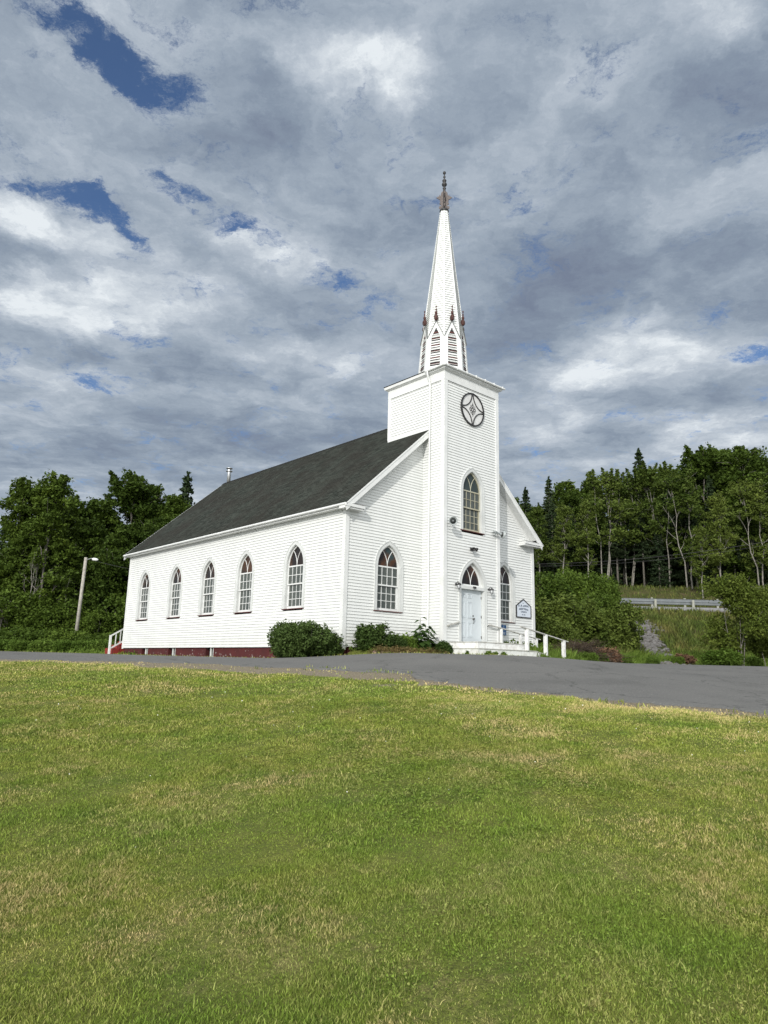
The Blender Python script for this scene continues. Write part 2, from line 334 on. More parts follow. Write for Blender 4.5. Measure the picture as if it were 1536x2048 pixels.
MT['drymoss'] = leaf_mat('dry_creeper', (.10, .09, .035), (.19, .14, .06), .15, 3)
MT['silver'] = leaf_mat('silvery_leaves', (.10, .12, .08), (.20, .22, .17), .2)
MT['petal'] = paint('white_petals', (.75, .74, .68), (.6, .6, .5), 5, .6)
MT['bark'] = paint('grey_bark', (.20, .185, .16), (.09, .082, .07), 6, .9, bs=.5)
MT['birch'] = paint('pale_birch_bark', (.27, .255, .22), (.11, .105, .09), 5, .8, bs=.4)

# ------------------------------------------------------------------ mesh helpers
def tag(o, label=None, cat=None, group=None, kind=None):
    if label: o['label'] = label
    if cat: o['category'] = cat
    if group: o['group'] = group
    if kind: o['kind'] = kind
    return o
def empty(name, loc=(0, 0, 0), rz=0):
    o = bpy.data.objects.new(name, None); C.objects.link(o); o.location = loc; o.rotation_euler = (0, 0, rz); o.empty_display_size = .2
    return o
class MB:
    def __init__(s): s.v = []; s.f = []
    def pieces(s):
        par = list(range(len(s.v)))
        def find(a):
            while par[a] != a: par[a] = par[par[a]]; a = par[a]
            return a
        for f in s.f:
            for i in f[1:]: par[find(i)] = find(f[0])
        groups = {}
        for f in s.f: groups.setdefault(find(f[0]), []).append(f)
        out = []
        for fs in groups.values():
            idx = sorted({i for f in fs for i in f}); mp = {j: i for i, j in enumerate(idx)}
            m = MB(); m.v = [s.v[i] for i in idx]; m.f = [tuple(mp[i] for i in f) for f in fs]; out.append(m)
        return out
    def build_each(s, *a, **k): return [m.build(*a, **k) for m in s.pieces()]
    def add(s, vs, fs):
        n = len(s.v); s.v += [tuple(v) for v in vs]; s.f += [tuple(i+n for i in f) for f in fs]; return s
    def box(s, x0, x1, y0, y1, z0, z1):
        return s.add([(x0, y0, z0), (x1, y0, z0), (x1, y1, z0), (x0, y1, z0), (x0, y0, z1), (x1, y0, z1), (x1, y1, z1), (x0, y1, z1)],
                     [(0, 3, 2, 1), (4, 5, 6, 7), (0, 1, 5, 4), (1, 2, 6, 5), (2, 3, 7, 6), (3, 0, 4, 7)])
    def tube(s, pts, r, n=8, caps=True):
        pts = [Vector(p) for p in pts]; rs = r if isinstance(r, (list, tuple)) else [r]*len(pts)
        base = len(s.v); prev = None
        for i, p in enumerate(pts):
            d = (pts[min(i+1, len(pts)-1)] - pts[max(i-1, 0)])
            if d.length < 1e-9: d = Vector((0, 0, 1))
            d.normalize()
            a = (Vector((0, 0, 1)) if abs(d.z) < .95 else Vector((1, 0, 0))) if prev is None else prev
            u = (a - d*a.dot(d)); u = u.normalized() if u.length > 1e-6 else d.orthogonal().normalized()
            prev = u; v = d.cross(u)
            for k in range(n):
                an = 2*math.pi*(k+.5)/n
                s.v.append(tuple(p + (u*math.cos(an) + v*math.sin(an))*rs[i]))
        for i in range(len(pts)-1):
            for k in range(n):
                a = base+i*n+k; b = base+i*n+(k+1) % n
                s.f.append((a, b, b+n, a+n))
        if caps:
            s.f.append(tuple(base+k for k in reversed(range(n)))); s.f.append(tuple(base+(len(pts)-1)*n+k for k in range(n)))
        return s
    def bar(s, a, b, w, h, up=(0, 0, 1)):
        a = Vector(a); b = Vector(b); d = (b-a).normalized(); up = Vector(up); sd = d.cross(up).normalized(); uu = sd.cross(d)
        vs = []
        for p in (a, b):
            for i, j in ((-1, -1), (1, -1), (1, 1), (-1, 1)): vs.append(p + sd*i*w/2 + uu*j*h/2)
        return s.add(vs, [(3, 2, 1, 0), (4, 5, 6, 7), (0, 1, 5, 4), (1, 2, 6, 5), (2, 3, 7, 6), (3, 0, 4, 7)])
    def lathe(s, prof, n=20, org=(0, 0, 0), axis=(0, 0, 1)):
        q = Vector((0, 0, 1)).rotation_difference(Vector(axis)); o = Vector(org); base = len(s.v)
        for r, z in prof:
            for k in range(n):
                a = 2*math.pi*k/n; s.v.append(tuple(o + q @ Vector((r*math.cos(a), r*math.sin(a), z))))
        for i in range(len(prof)-1):
            for k in range(n):
                a = base+i*n+k; b = base+i*n+(k+1) % n
                s.f.append((a, b, b+n, a+n))
        s.f.append(tuple(base+k for k in reversed(range(n)))); s.f.append(tuple(base+(len(prof)-1)*n+k for k in range(n)))
        return s
    def prism(s, poly, f):  # poly of 2D points, f(p, side) -> 3D; side 0/1
        n = len(poly); a = [f(p, 0) for p in poly]; b = [f(p, 1) for p in poly]
        return s.add(a+b, [tuple(reversed(range(n))), tuple(range(n, 2*n))]+[(i, (i+1) % n, (i+1) % n+n, i+n) for i in range(n)])
    def ring(s, outer, inner, f, closed=False):  # band between two outlines with equal point counts
        n = len(outer); vs = []
        for side in (0, 1):
            vs += [f(p, side) for p in outer]+[f(p, side) for p in inner]
        fs = []
        for i in range(n if closed else n-1):
            j = (i+1) % n
            o0, o1, i0, i1 = i, j, n+i, n+j
            fs += [(o0, o1, i1, i0), (2*n+o1, 2*n+o0, 2*n+i0, 2*n+i1), (o1, o0, 2*n+o0, 2*n+o1), (i0, i1, 2*n+i1, 2*n+i0)]
        if not closed:
            fs += [(0, n, 3*n, 2*n), (n-1, 3*n-1, 4*n-1, 2*n-1)]
        return s.add(vs, fs)
    def build(s, name, mat, parent=None, smooth=False, loc=None, bevel=0):
        me = bpy.data.meshes.new(name); me.from_pydata(s.v, [], s.f); me.validate()
        bm = bmesh.new(); bm.from_mesh(me); bmesh.ops.recalc_face_normals(bm, faces=bm.faces); bm.to_mesh(me); bm.free()
        mats = mat if isinstance(mat, (list, tuple)) else [mat]
        for x in mats: me.materials.append(x)
        o = bpy.data.objects.new(name, me); C.objects.link(o)
        if smooth: me.shade_smooth()
        if parent is not None: o.parent = parent
        if loc: o.location = loc
        if bevel:
            md = o.modifiers.new('bevel', 'BEVEL'); md.width = bevel; md.segments = 2; md.limit_method = 'ANGLE'
        return o
def copy_thing(root, loc, rz=None, scale=None):
    r = root.copy(); C.objects.link(r); r.location = loc
    if rz is not None: r.rotation_euler = (root.rotation_euler[0], root.rotation_euler[1], rz)
    if scale: r.scale = scale
    for ch in list(root.children):
        c = ch.copy(); C.objects.link(c); c.parent = r
        for g in ch.children:
            d = g.copy(); C.objects.link(d); d.parent = c
    return r

# ------------------------------------------------------------------ terrain
def to_st(x, y): return (x-CAM[0])*UX+(y-CAM[1])*UY, (x-CAM[0])*RX+(y-CAM[1])*RY
def to_xy(s, t): return CAM[0]+s*UX+t*RX, CAM[1]+s*UY+t*RY
def sst(x, a, b):
    x = np.clip((x-a)/(b-a), 0, 1); return x*x*(3-2*x)
TOE = ([-80, -30, -10, 0, 6, 12.8, 16.4, 28, 60], [66, 60, 54, 48, 36, 40, 45, 52, 56])
def ground_z(s, t):
    s = np.asarray(s, float); t = np.asarray(t, float)
    L = -.72+.29*sst(t, -4, 1.2)+.17*sst(s, 28, 46)*(1-sst(t, -10, 0))-.10*(1-sst(s, 18, 26))*sst(t, -4, 1)-.20*sst(t, 4, 9)*(1-sst(s, 20, 46))
    z = L-.0935*1.6*np.log1p(np.exp(np.clip(-(s-20.2)/1.6, -30, 30)))
    toe = np.interp(t, *TOE)
    hf = sst(t, -22, 3)
    emb = (4.5*sst(s, toe-1.5, 58.2)+.9*sst(s, 60, 66.2))*hf
    bank = 2.9*sst(s, 66.6, 76)*(.45+.55*hf)
    far = 13*sst(s, 80, 150)*(.5+.5*hf)
    bumps = .10*np.sin(s*1.3+t*.7)*np.sin(t*1.1-s*.4)*sst(s, toe, toe+4)*(1-sst(s, 55.5, 57))
    return z+emb+bank+far+bumps
def gz(x, y):
    s, t = to_st(x, y); return float(ground_z(s, t))
# near edge of the asphalt in (t, s)
NEAR_T = [-60, -30, -14, -9.35, -8.2, -6.8, -4.4, -3.1, -1.83, -.65, .66, .70, 1.27, 2.38, 3.47, 4.77, 5.66, 9, 20]
NEAR_S = [26, 22, 19, 18.0, 18.2, 18.3, 18.2, 17.5, 16.7, 15.7, 14.7, 13.8, 13.4, 12.5, 11.6, 11.0, 10.8, 9.6, 6.5]
def near_s(t): return np.interp(t, NEAR_T, NEAR_S)+.09*np.sin(t*2.7)+.06*np.sin(t*6.1+1)+.03*np.sin(t*17)
FAR_T = [-60, -30, -23.6, -15.6, -2.2, -1.2, .3, 2.0, 3.2, 6.6, 7.6, 12.8, 16.4, 28, 60]
FAR_S = [50, 45.5, 44, 40.6, 24.4, 23.7, 23.8, 24.1, 24.6, 27.9, 29.2, 38.6, 43.8, 50.6, 54]
def far_s(t): return np.interp(t, FAR_T, FAR_S)
def grid_obj(name, S, T, Z, mat, attrs=None):
    ns, ntt = S.shape
    X = CAM[0]+S*UX+T*RX; Y = CAM[1]+S*UY+T*RY
    co = np.stack([X, Y, Z], -1).reshape(-1, 3).astype(np.float32)
    idx = np.arange(ns*ntt).reshape(ns, ntt)
    q = np.stack([idx[:-1, :-1], idx[:-1, 1:], idx[1:, 1:], idx[1:, :-1]], -1).reshape(-1, 4)
    me = mesh_np(name, co, q, mat, True)
    for k, v in (attrs or {}).items():
        a = me.attributes.new(k, 'FLOAT', 'POINT'); a.data.foreach_set('value', v.reshape(-1).astype(np.float32))
    o = bpy.data.objects.new(name, me); C.objects.link(o); return o
def mesh_np(name, co, q, mat, smooth=False):
    me = bpy.data.meshes.new(name); k = q.shape[1]
    me.vertices.add(len(co)); me.vertices.foreach_set('co', np.ascontiguousarray(co, np.float32).ravel())
    me.loops.add(q.size); me.loops.foreach_set('vertex_index', np.ascontiguousarray(q, np.int32).ravel())
    me.polygons.add(len(q)); me.polygons.foreach_set('loop_start', np.arange(0, q.size, k, dtype=np.int32))
    try: me.polygons.foreach_set('loop_total', np.full(len(q), k, np.int32))
    except Exception: pass
    if smooth: me.polygons.foreach_set('use_smooth', np.ones(len(q), bool))
    me.update(calc_edges=True)
    if mat is not None: me.materials.append(mat)
    return me
s_ax = np.concatenate([np.arange(-8, 2, .5), np.arange(2, 30, .2), np.arange(30, 90, .5), [95, 105, 120, 145, 180, 230, 300, 420, 600, 900, 1500, 2500]])
t_ax = np.concatenate([-np.array([2500, 1500, 900, 500, 300, 200, 140, 100, 75]), np.arange(-60, -16, .6), np.arange(-16, 12, .2), np.arange(12, 60, .6), [75, 100, 140, 200, 300, 500, 900, 1500, 2500]])
S, T = np.meshgrid(s_ax, t_ax, indexing='ij')
Z = ground_z(S, T)
inside = (S > near_s(T)+.25) & (S < far_s(T)-.35)
Zg = np.where(inside, Z-.12, Z)
dn = near_s(T)-S
bw = .2+1.25*sst(T, -8, -4.5)*(1-sst(T, .2, 1.2))+.25*sst(T, 3, 5)
bare = 1-sst(dn, bw*.7, bw*.7+.8)
bare = bare*.85
bare = np.where(dn < 0, .9, bare)
bare = np.where(S > far_s(T)-.2, .15, bare)
# worn patches in front of the drive corner
for (cs, ct, rs, rt, a) in ((13.1, .2, .35, 1.0, .55), (12.5, .9, .25, .9, .5), (14.0, -1.6, .3, 1.3, .4)):
    bare = np.maximum(bare, a*np.exp(-((S-cs)/rs)**2-((T-ct)/rt)**2))
wild = sst(S, np.interp(T, *TOE)-3, np.interp(T, *TOE))
wild = np.where(S > far_s(T)+.5, np.maximum(wild, sst(T, 7, 9)), wild)
gobj = grid_obj('ground', S, T, Zg, MT['ground'], {'bare': bare, 'wild': wild}); tag(gobj, kind='structure')
# asphalt sheet
ta = np.concatenate([np.arange(-60, -16, .6), np.arange(-16, 12, .15), np.arange(12, 60.1, .6)])
fr = np.concatenate([np.linspace(0, .12, 7), np.linspace(.15, .9, 34), np.linspace(.91, 1, 7)])
T2, F2 = np.meshgrid(ta, fr, indexing='ij')
nsv, fsv = near_s(T2)+.05*np.sin(T2*31)+.03*np.sin(T2*53+2), far_s(T2)
S2 = nsv+(fsv-nsv)*F2
Z2 = ground_z(S2, T2)+.012
Z2 = Z2-.05*(F2 == 0)-.05*(F2 == 1)
dobj = grid_obj('asphalt_driveway', S2, T2, Z2, MT['asphalt']); tag(dobj, kind='structure')
# highway on the embankment
hs, ht = np.meshgrid(np.array([58.6, 58.8, 60, 61, 62, 63, 64, 65, 66.2, 66.4]), np.arange(-40, 90, 1.0), indexing='ij')
Zr = ground_z(hs, ht)+.05; Zr[0] -= .3; Zr[-1] -= .3
hw = grid_obj('highway', hs, ht, Zr, MT['road']); tag(hw, kind='structure')
hs, ht = np.meshgrid(np.array([62.3, 62.45]), np.arange(-40, 90, 1.0), indexing='ij')
ln = grid_obj('highway_centre_line', hs, ht, ground_z(hs, ht)+.062, MT['lineyellow']); tag(ln, kind='structure')

hs, ht = np.meshgrid(np.array([56.9, 57.5, 58.1, 58.58]), np.arange(-20, 60, .5), indexing='ij')
zs_ = ground_z(hs, ht)+.03+.02*np.sin(ht*5+hs*9); zs_[0] -= .12; zs_[-1] += .02
sh_ = grid_obj('gravel_shoulder', hs, ht, zs_, MT['rock']); tag(sh_, kind='structure')

# ------------------------------------------------------------------ church dimensions
W2, LEN, HE = 5.557, 18.81, 4.70
RIDGE, SL = 10.02, .893
TW, TF, TR, TH = 1.65, -1.162, 2.10, 10.83
LAP = .1125
def arch_half(z, w, spring, Rr):
    if z <= spring: return w
    d = z-spring; k = Rr*Rr-d*d
    return max(0, math.sqrt(k)-(Rr-w)) if k > 0 else 0
def siding(mb, O, u, n, z0, z1, bounds, openings=(), lip=.027, base=.003):
    O = Vector(O); u = Vector(u); n = Vector(n)
    k = 0
    z = z0
    while z < z1-1e-4:
        zt = min(z+LAP, z1)
        a0, b0 = bounds(z); a1, b1 = bounds(zt)
        if b0-a0 > .01:
            if b1 < a1: a1 = b1 = (a1+b1)/2
            segs = [(a0, b0, a1, b1)]
            for (c, lo, hi, hw) in openings:
                if zt <= lo or z >= hi: continue
                h = max(hw(max(z, lo)), hw(min(zt, hi)))
                new = []
                for (p0, q0, p1, q1) in segs:
                    if c-h > p0 and c+h < q0:
                        new += [(p0, c-h, p1, c-h), (c+h, q0, c+h, q1)]
                    elif c+h <= p0 or c-h >= q0: new.append((p0, q0, p1, q1))
                    elif c-h > p0: new.append((p0, c-h, p1, min(q1, c-h)))
                    elif c+h < q0: new.append((c+h, q0, max(c+h, p1), q1))
                segs = new
            for (p0, q0, p1, q1) in segs:
                P_ = lambda a, zz, off: O+u*a+n*off+Vector((0, 0, zz))
                zm = z+LAP*.28; f = min(1, (zm-z)/(zt-z)) if zt > z else 0
                pm, qm = p0+(p1-p0)*f, q0+(q1-q0)*f
                mb.add([P_(p0, z, base), P_(q0, z, base), P_(p0, z, lip), P_(q0, z, lip), P_(p1, zt, base), P_(q1, zt, base)],
                       [(0, 1, 3, 2), (2, 3, 5, 4)])
        z = zt
church = empty('church', (0, 0, -.3))
tag(church, 'white clapboard church with dark shingled roof, front tower and tall louvred spire', 'church')
church.location = (0, 0, 0)
WIN_OUT = lambda z0: (lambda z: arch_half(z-z0, .64, 2.85, .96))
side_y = [3.04, 6.67, 9.84, 13.09, 16.69]
mb = MB()
# left wall: u = -y direction so that n = -x outward
siding(mb, (-W2, 0, 0), (0, 1, 0), (-1, 0, 0), -.24, 4.68, lambda z: (0, LEN), [(y, 1.2, 3.80, WIN_OUT(0)) for y in side_y])
siding(mb, (W2, 0, 0), (0, 1, 0), (1, 0, 0), -.24, 4.68, lambda z: (0, LEN), [(y, 1.2, 3.80, WIN_OUT(0)) for y in side_y])
gb = lambda z: ((-W2, W2) if z < RIDGE-.12-SL*W2 else (-(RIDGE-.12-z)/SL, (RIDGE-.12-z)/SL))
siding(mb, (0, 0, 0), (1, 0, 0), (0, -1, 0), -.24, RIDGE-.2, gb, [(-3.43, 1.12, 3.72, WIN_OUT(-.08)), (3.43, 1.12, 3.72, WIN_OUT(-.08)), (0, -1, 10, lambda z: TW)])
siding(mb, (0, LEN, 0), (1, 0, 0), (0, 1, 0), -.24, RIDGE-.2, gb)
mb.build('wall', MT['siding'], church)
tw = MB()
siding(tw, (0, TF, 0), (1, 0, 0), (0, -1, 0), -.02, TH-.32, lambda z: (-TW, TW),
       [(0, 4.47, 7.08, WIN_OUT(3.27)), (0, -.1, 3.3, lambda z: arch_half(z, .68, 2.2, 1.13) if z > 2.2 else .72)])
siding(tw, (-TW, 0, 0), (0, 1, 0), (-1, 0, 0), -.02, TH-.04, lambda z: (TF, 0) if z < 8.30 else (TF, TR))
siding(tw, (TW, 0, 0), (0, 1, 0), (1, 0, 0), -.02, TH-.04, lambda z: (TF, 0) if z < 8.30 else (TF, TR))
siding(tw, (0, TR, 0), (1, 0, 0), (0, 1, 0), 8.0, TH-.04, lambda z: (-TW, TW))
tower = tw.build('tower_wall', MT['siding'], church)
# foundation with window wells
fd = MB()
wells = [(16.49, 15.77), (13.455, 12.713), (9.75, 9.05)]
ys = [0.1]
for a, b_ in reversed(wells): ys += [b_, a]
ys.append(LEN-.03)
for i in range(0, len(ys), 2): fd.box(-W2+.05, -W2+.30, ys[i], ys[i+1], -1.2, -.235)
fd.box(-W2+.302, W2-.05, .05, .30, -1.2, -.235); fd.box(-W2+.302, W2-.05, LEN-.3, LEN-.06, -1.2, -.235); fd.box(W2-.30, W2-.052, .302, LEN-.302, -1.2, -.236)
fobj = fd.build('foundation', MT['found'], church)
for a, b_ in wells:
    wm = MB(); wm.box(-W2+.24, -W2+.28, b_, a, -.9, -.24); wo_ = wm.build('basement_window', MT['dark'], church)
    pm = MB(); pm.box(-W2+.06, -W2+.12, (a+b_)/2-.10, (a+b_)/2-.04, -.80, -.24).box(-W2+.06, -W2+.12, b_+.0, b_+.06, -.80, -.24); pm.build('frame', MT['trim'], wo_)
# corner boards
cb = MB()
def corner(x, y, sx, sy, z0, z1, w=.125, out=.050):
    xs = sorted((x+sx*out, x-sx*w)); ys_ = sorted((y+sy*out, y+sy*.002)); cb.box(xs[0], xs[1], ys_[0], ys_[1], z0, z1)
    xs = sorted((x+sx*out, x+sx*.002)); ys_ = sorted((y, y-sy*w)); cb.box(xs[0], xs[1], ys_[0], ys_[1], z0, z1)
corner(-W2, 0, -1, -1, -.36, 4.66); corner(W2, 0, 1, -1, -.30, 4.66); corner(-W2, LEN, -1, 1, -.30, 4.66); corner(W2, LEN, 1, 1, -.30, 4.66)
corner(-TW, TF, -1, -1, -.05, TH-.03, .14); corner(TW, TF, 1, -1, -.05, TH-.03, .14); corner(-TW, TR, -1, 1, 8.62, TH-.03, .12); corner(TW, TR, 1, 1, 8.62, TH-.03, .12)
cb.box(-W2-.030, -W2-.004, .125, LEN-.125, -.262, -.205)
cb.box(-W2+.125, -TW-.01, -.030, -.004, -.262, -.205).box(TW+.03, W2-.125, -.030, -.004, -.262, -.205)
cb.build_each('corner_board', MT['trim'], church)
# ---- roof
def roof_slab(sgn, name='roof'):
    th = .07; xe = 5.85; y0, y1 = -.36, LEN+.30
    me = bpy.data.meshes.new(name); bm = bmesh.new(); uvl = bm.loops.layers.uv.new('UVMap')
    d = Vector((sgn*1, 0, -SL)).normalized(); n = Vector((sgn*SL, 0, 1)).normalized()
    ln_ = xe*math.sqrt(1+SL*SL); rows = int(ln_/.145)
    for r in range(rows+1):
        l0 = r*.145; l1 = min(l0+.145, ln_)
        if l1 <= l0: continue
        vs = []
        for (l, h) in ((l0, .004), (l1, .016), (l1, .0)):
            for y in (y0, y1):
                sag = -.018*math.sin(math.pi*(y-y0)/(y1-y0))
                vs.append(bm.verts.new(Vector((0, y, RIDGE+sag))+d*l+n*h))
        f1 = bm.faces.new((vs[0], vs[1], vs[3], vs[2])); f2 = bm.faces.new((vs[2], vs[3], vs[5], vs[4]))
        for f_, ll in ((f1, (l0, l0, l1, l1)), (f2, (l1, l1, l1, l1))):
            for lp, L_ in zip(f_.loops, ll): lp[uvl].uv = (lp.vert.co.y, L_)
    # underside
    a = [bm.verts.new(Vector((0, y, RIDGE))+d*l-n*th) for l in (0, ln_) for y in (y0, y1)]
    bm.faces.new((a[0], a[2], a[3], a[1]))
    for y in (y0, y1):
        q = [bm.verts.new(Vector((0, y, RIDGE-.01))+d*l+n*h) for l, h in ((0, 0), (ln_, .0), (ln_, -th), (0, -th))]
        bm.faces.new(q)
    bm.to_mesh(me); bm.free(); me.materials.append(MT['shingle'])
    o = bpy.data.objects.new(name, me); C.objects.link(o); o.parent = church; return o
roofL = roof_slab(-1); roofR = roof_slab(1)
rc = MB()
for i in range(60):
    y = 2.12+i*.285
    if y > LEN+.2: break
    for s_ in (-1, 1):
        rc.add([(0, y, RIDGE+.030), (0, y+.30, RIDGE+.020), (s_*.15, y+.30, RIDGE+.014-.15*SL), (s_*.15, y, RIDGE+.024-.15*SL)], [(0, 1, 2, 3)])
rc.build('ridge_cap', MT['shingle'], roofL)
# fascia, rakes, returns
fa = MB()
for s_ in (-1, 1):
    x0, x1 = sorted((s_*5.83, s_*5.80)); fa.box(x0, x1, -.34, LEN+.28, 4.655, 4.755)
    x0, x1 = sorted((s_*5.80, s_*(W2+.002))); fa.box(x0, x1, -.34, LEN+.28, 4.66, 4.68)
fa.build_each('eave_fascia', MT['trim'], church)
gt = MB()
for s_ in (-1,):
    gt.tube([(s_*5.885, -.36, 4.752), (s_*5.885, LEN+.29, 4.742)], .048, 8)
gt.build('gutter', MT['trim'], church)
ra = MB()
for s_ in (-1, 1):
    for yy0, yy1, dz0, dz1 in ((-.385, -.352, -.075, -.02), (-.372, -.340, -.24, -.075), (-.34, 0.0, -.24, -.215), (-.022, -.005, -.40, -.24)):
        for y_off in ((0, 1), (LEN, -1)):
            ya, yb = sorted((y_off[0]+yy0*y_off[1], y_off[0]+yy1*y_off[1]))
            xi = 0 if y_off[0] else TW+.004
            if yy1 > -.03: xe = 5.4
            else: xe = 5.84
            zt = lambda x, d_: RIDGE-SL*x+d_*1.34+.03
            ra.add([(s_*xi, ya, zt(xi, dz1)), (s_*xe, ya, zt(xe, dz1)), (s_*xe, ya, zt(xe, dz0)), (s_*xi, ya, zt(xi, dz0)),
                    (s_*xi, yb, zt(xi, dz1)), (s_*xe, yb, zt(xe, dz1)), (s_*xe, yb, zt(xe, dz0)), (s_*xi, yb, zt(xi, dz0))],
                   [(0, 1, 2, 3), (7, 6, 5, 4), (0, 4, 5, 1), (3, 2, 6, 7), (1, 5, 6, 2), (0, 3, 7, 4)])
ra.build_each('rake_board', MT['trim'], church)
for s_, xin in ((-1, 4.99), (1, 4.56)):
    for yb, sy in ((0, -1),):
        e = MB()
        x0, x1 = sorted((s_*xin, s_*5.90))
        def yy(a): return yb+sy*a
        for (o_, za, zb_) in ((.34, 4.61, 4.675), (.385, 4.677, 4.785)):
            y0, y1 = sorted((yy(.003), yy(o_))); e.box(x0, x1, y0, y1, za, zb_)
        # sloped cap
        x0, x1 = sorted((s_*xin, s_*5.60))
        e.add([(x0, yy(.40), 4.802), (x1, yy(.40), 4.802), (x1, yy(.02), 4.93), (x0, yy(.02), 4.93), (x0, yy(.02), 4.802), (x1, yy(.02), 4.802)],
              [(0, 1, 2, 3), (0, 3, 4), (1, 5, 2), (0, 4, 5, 1)])
        e.build('cornice_return', MT['trim'], church)
# flashing where the roof meets the tower
fl = MB()
for s_ in (-1, 1):
    x0, x1 = sorted((s_*(TW+.024), s_*(TW+.05)))
    fl.box(x0, x1, -.34, TR+.03, RIDGE-SL*TW-.02, RIDGE-SL*TW+.075)
fl.build_each('flashing', MT['trim'], tower)
# ---- windows
def arch_pts(w, z0, spring, Rr, n=10):
    pts = [(-w, z0), (-w, spring)]
    apex = math.sqrt(Rr*Rr-(Rr-w)**2)
    a1 = math.atan2(apex, Rr-w)
    for i in range(1, n+1):
        a = a1*i/n; pts.append((-(Rr*math.cos(a)-(Rr-w)), spring+Rr*math.sin(a)))
    return pts+[(-x, z) for x, z in reversed(pts[:-1])]
def window(loc, rz, sash_mat, top_mat, label=None):
    f = lambda y0, y1: (lambda p, s: (p[0], (y0, y1)[s], p[1]))
    c = MB()
    c.ring(arch_pts(.70, 1.19, 2.85, 1.01), arch_pts(.575, 1.19, 2.85, .885), f(-.045, .0))
    c.ring(arch_pts(.725, 1.19, 2.85, 1.035), arch_pts(.698, 1.19, 2.85, 1.008), f(-.06, .0))
    c.ring(arch_pts(.576, 1.19, 2.85, .886), arch_pts(.555, 1.19, 2.85, .865), f(-.03, .14))
    for s_ in (-1, 1):
        x0, x1 = sorted((s_*.575, s_*.70)); c.box(x0, x1, -.050, -.046, 2.842, 2.858)
    o = c.build('window', MT['casing'], church, loc=loc); o.rotation_euler = (0, 0, rz)
    s = MB()
    s.ring(arch_pts(.553, 2.83, 2.85, .863), arch_pts(.505, 2.83, 2.85, .815), f(.055, .10))
    s.box(-.553, .553, .053, .10, 2.815, 2.868)
    for x in (-.532, .532): s.box(x-.021, x+.021, .055, .10, 2.14, 2.814)
    s.box(-.553, .553, .045, .10, 2.115, 2.165)                               # meeting rail
    for x in (-.515, .515): s.box(x-.038, x+.038, .085, .125, 1.30, 2.112)
    s.box(-.553, .553, .083, .126, 1.205, 1.29)
    for k in (-1, 0, 1):
        s.box(k*.262-.011, k*.262+.011, .062, .09, 2.166, 2.814)
        s.box(k*.25-.011, k*.25+.011, .095, .118, 1.291, 2.113)
    s.box(-.511, .511, .060, .092, 2.478, 2.502)
    for z in (1.565, 1.84): s.box(-.476, .476, .093, .12, z-.011, z+.011)
    # intersecting tracery: two curves springing from the middle of the transom
    for sg in (-1, 1):
        pts = []
        Rr = .815
        for i in range(9):
            a = i/8*.78
            x = sg*(Rr-Rr*math.cos(a)); z = 2.868+Rr*math.sin(a)*1.0
            if abs(x) < arch_half(z, .505, 2.85, .815)+.015: pts.append((x, .076, z))
        s.tube(pts, .015, 6)
    s.build('sash', sash_mat, o)
    g = MB(); g.prism([(-.55, 1.25), (.55, 1.25), (.55, 2.13), (-.55, 2.13)], f(.108, .116)); g.prism([(-.55, 2.13), (.55, 2.13), (.55, 2.84), (-.55, 2.84)], f(.080, .088))
    g.build('pane', MT['curtain'], o)
    tp = arch_pts(.553, 2.842, 2.85, .863, 8)
    g = MB(); g.prism(tp, f(.080, .088)); g.build('stained_pane', top_mat, o)
    sl = MB(); sl.box(-.715, .715, -.065, .13, 1.160, 1.188); sl.build('sill', MT['sill'], o)
    return o
w0 = window((-W2, side_y[0], 0), R(-90), MT['trim'], MT['stained'])
def dup_window(src, loc, rz):
    r = src.copy(); C.objects.link(r); r.location = loc; r.rotation_euler = (0, 0, rz); r.parent = church
    for ch in src.children:
        c = ch.copy(); C.objects.link(c); c.parent = r
    return r
for y in side_y[1:]: dup_window(w0, (-W2, y, 0), R(-90))
for y in side_y: dup_window(w0, (W2, y, 0), R(90))
dup_window(w0, (-3.43, 0, -.08), 0); dup_window(w0, (3.43, 0, -.08), 0)
w_up = window((0, TF, 3.27), 0, MT['cream'], MT['greenglass']); w_up['label'] = 'pointed tower window with yellowed sash'
# ---- door
f_ = lambda y0, y1: (lambda p, s: (p[0], (y0, y1)[s]+TF, p[1]))
d = MB()
d.ring(arch_pts(.80, .0, 2.18, 1.24), arch_pts(.685, .0, 2.18, 1.125), f_(-.05, 0))
d.ring(arch_pts(.826, .0, 2.18, 1.266), arch_pts(.798, .0, 2.18, 1.238), f_(-.062, 0))
d.ring(arch_pts(.686, .0, 2.18, 1.126), arch_pts(.665, .0, 2.18, 1.105), f_(-.03, .20))
d.box(-.684, .684, TF-.052, TF+.20, 2.125, 2.25)
dc = d.build('door_casing', MT['casing'], church)
d = MB(); d.ring(arch_pts(.664, 2.251, 2.26, 1.104-.02), arch_pts(.52, 2.251, 2.26, .96-.02), f_(.085, .12)); d.box(-.63, .63, TF+.083, TF+.12, 2.252, 2.33)
for sg in (-1, 1):
    pts = []
    for i in range(9):
        a = i/8*.72; x = sg*(.92-.92*math.cos(a)); z = 2.33+.92*math.sin(a)
        if abs(x) < arch_half(z, .52, 2.26, .94)+.02: pts.append((x, TF+.095, z))
    d.tube(pts, .014, 6)
tr_ = d.build('transom_frame', MT['trim'], church)
d = MB(); d.prism(arch_pts(.60, 2.255, 2.27, 1.02), f_(.10, .11)); d.build('transom_pane', MT['stained'], tr_)
d = MB()
y0 = TF+.10
d.box(-.66, .215, y0, y0+.05, .10, 2.12)
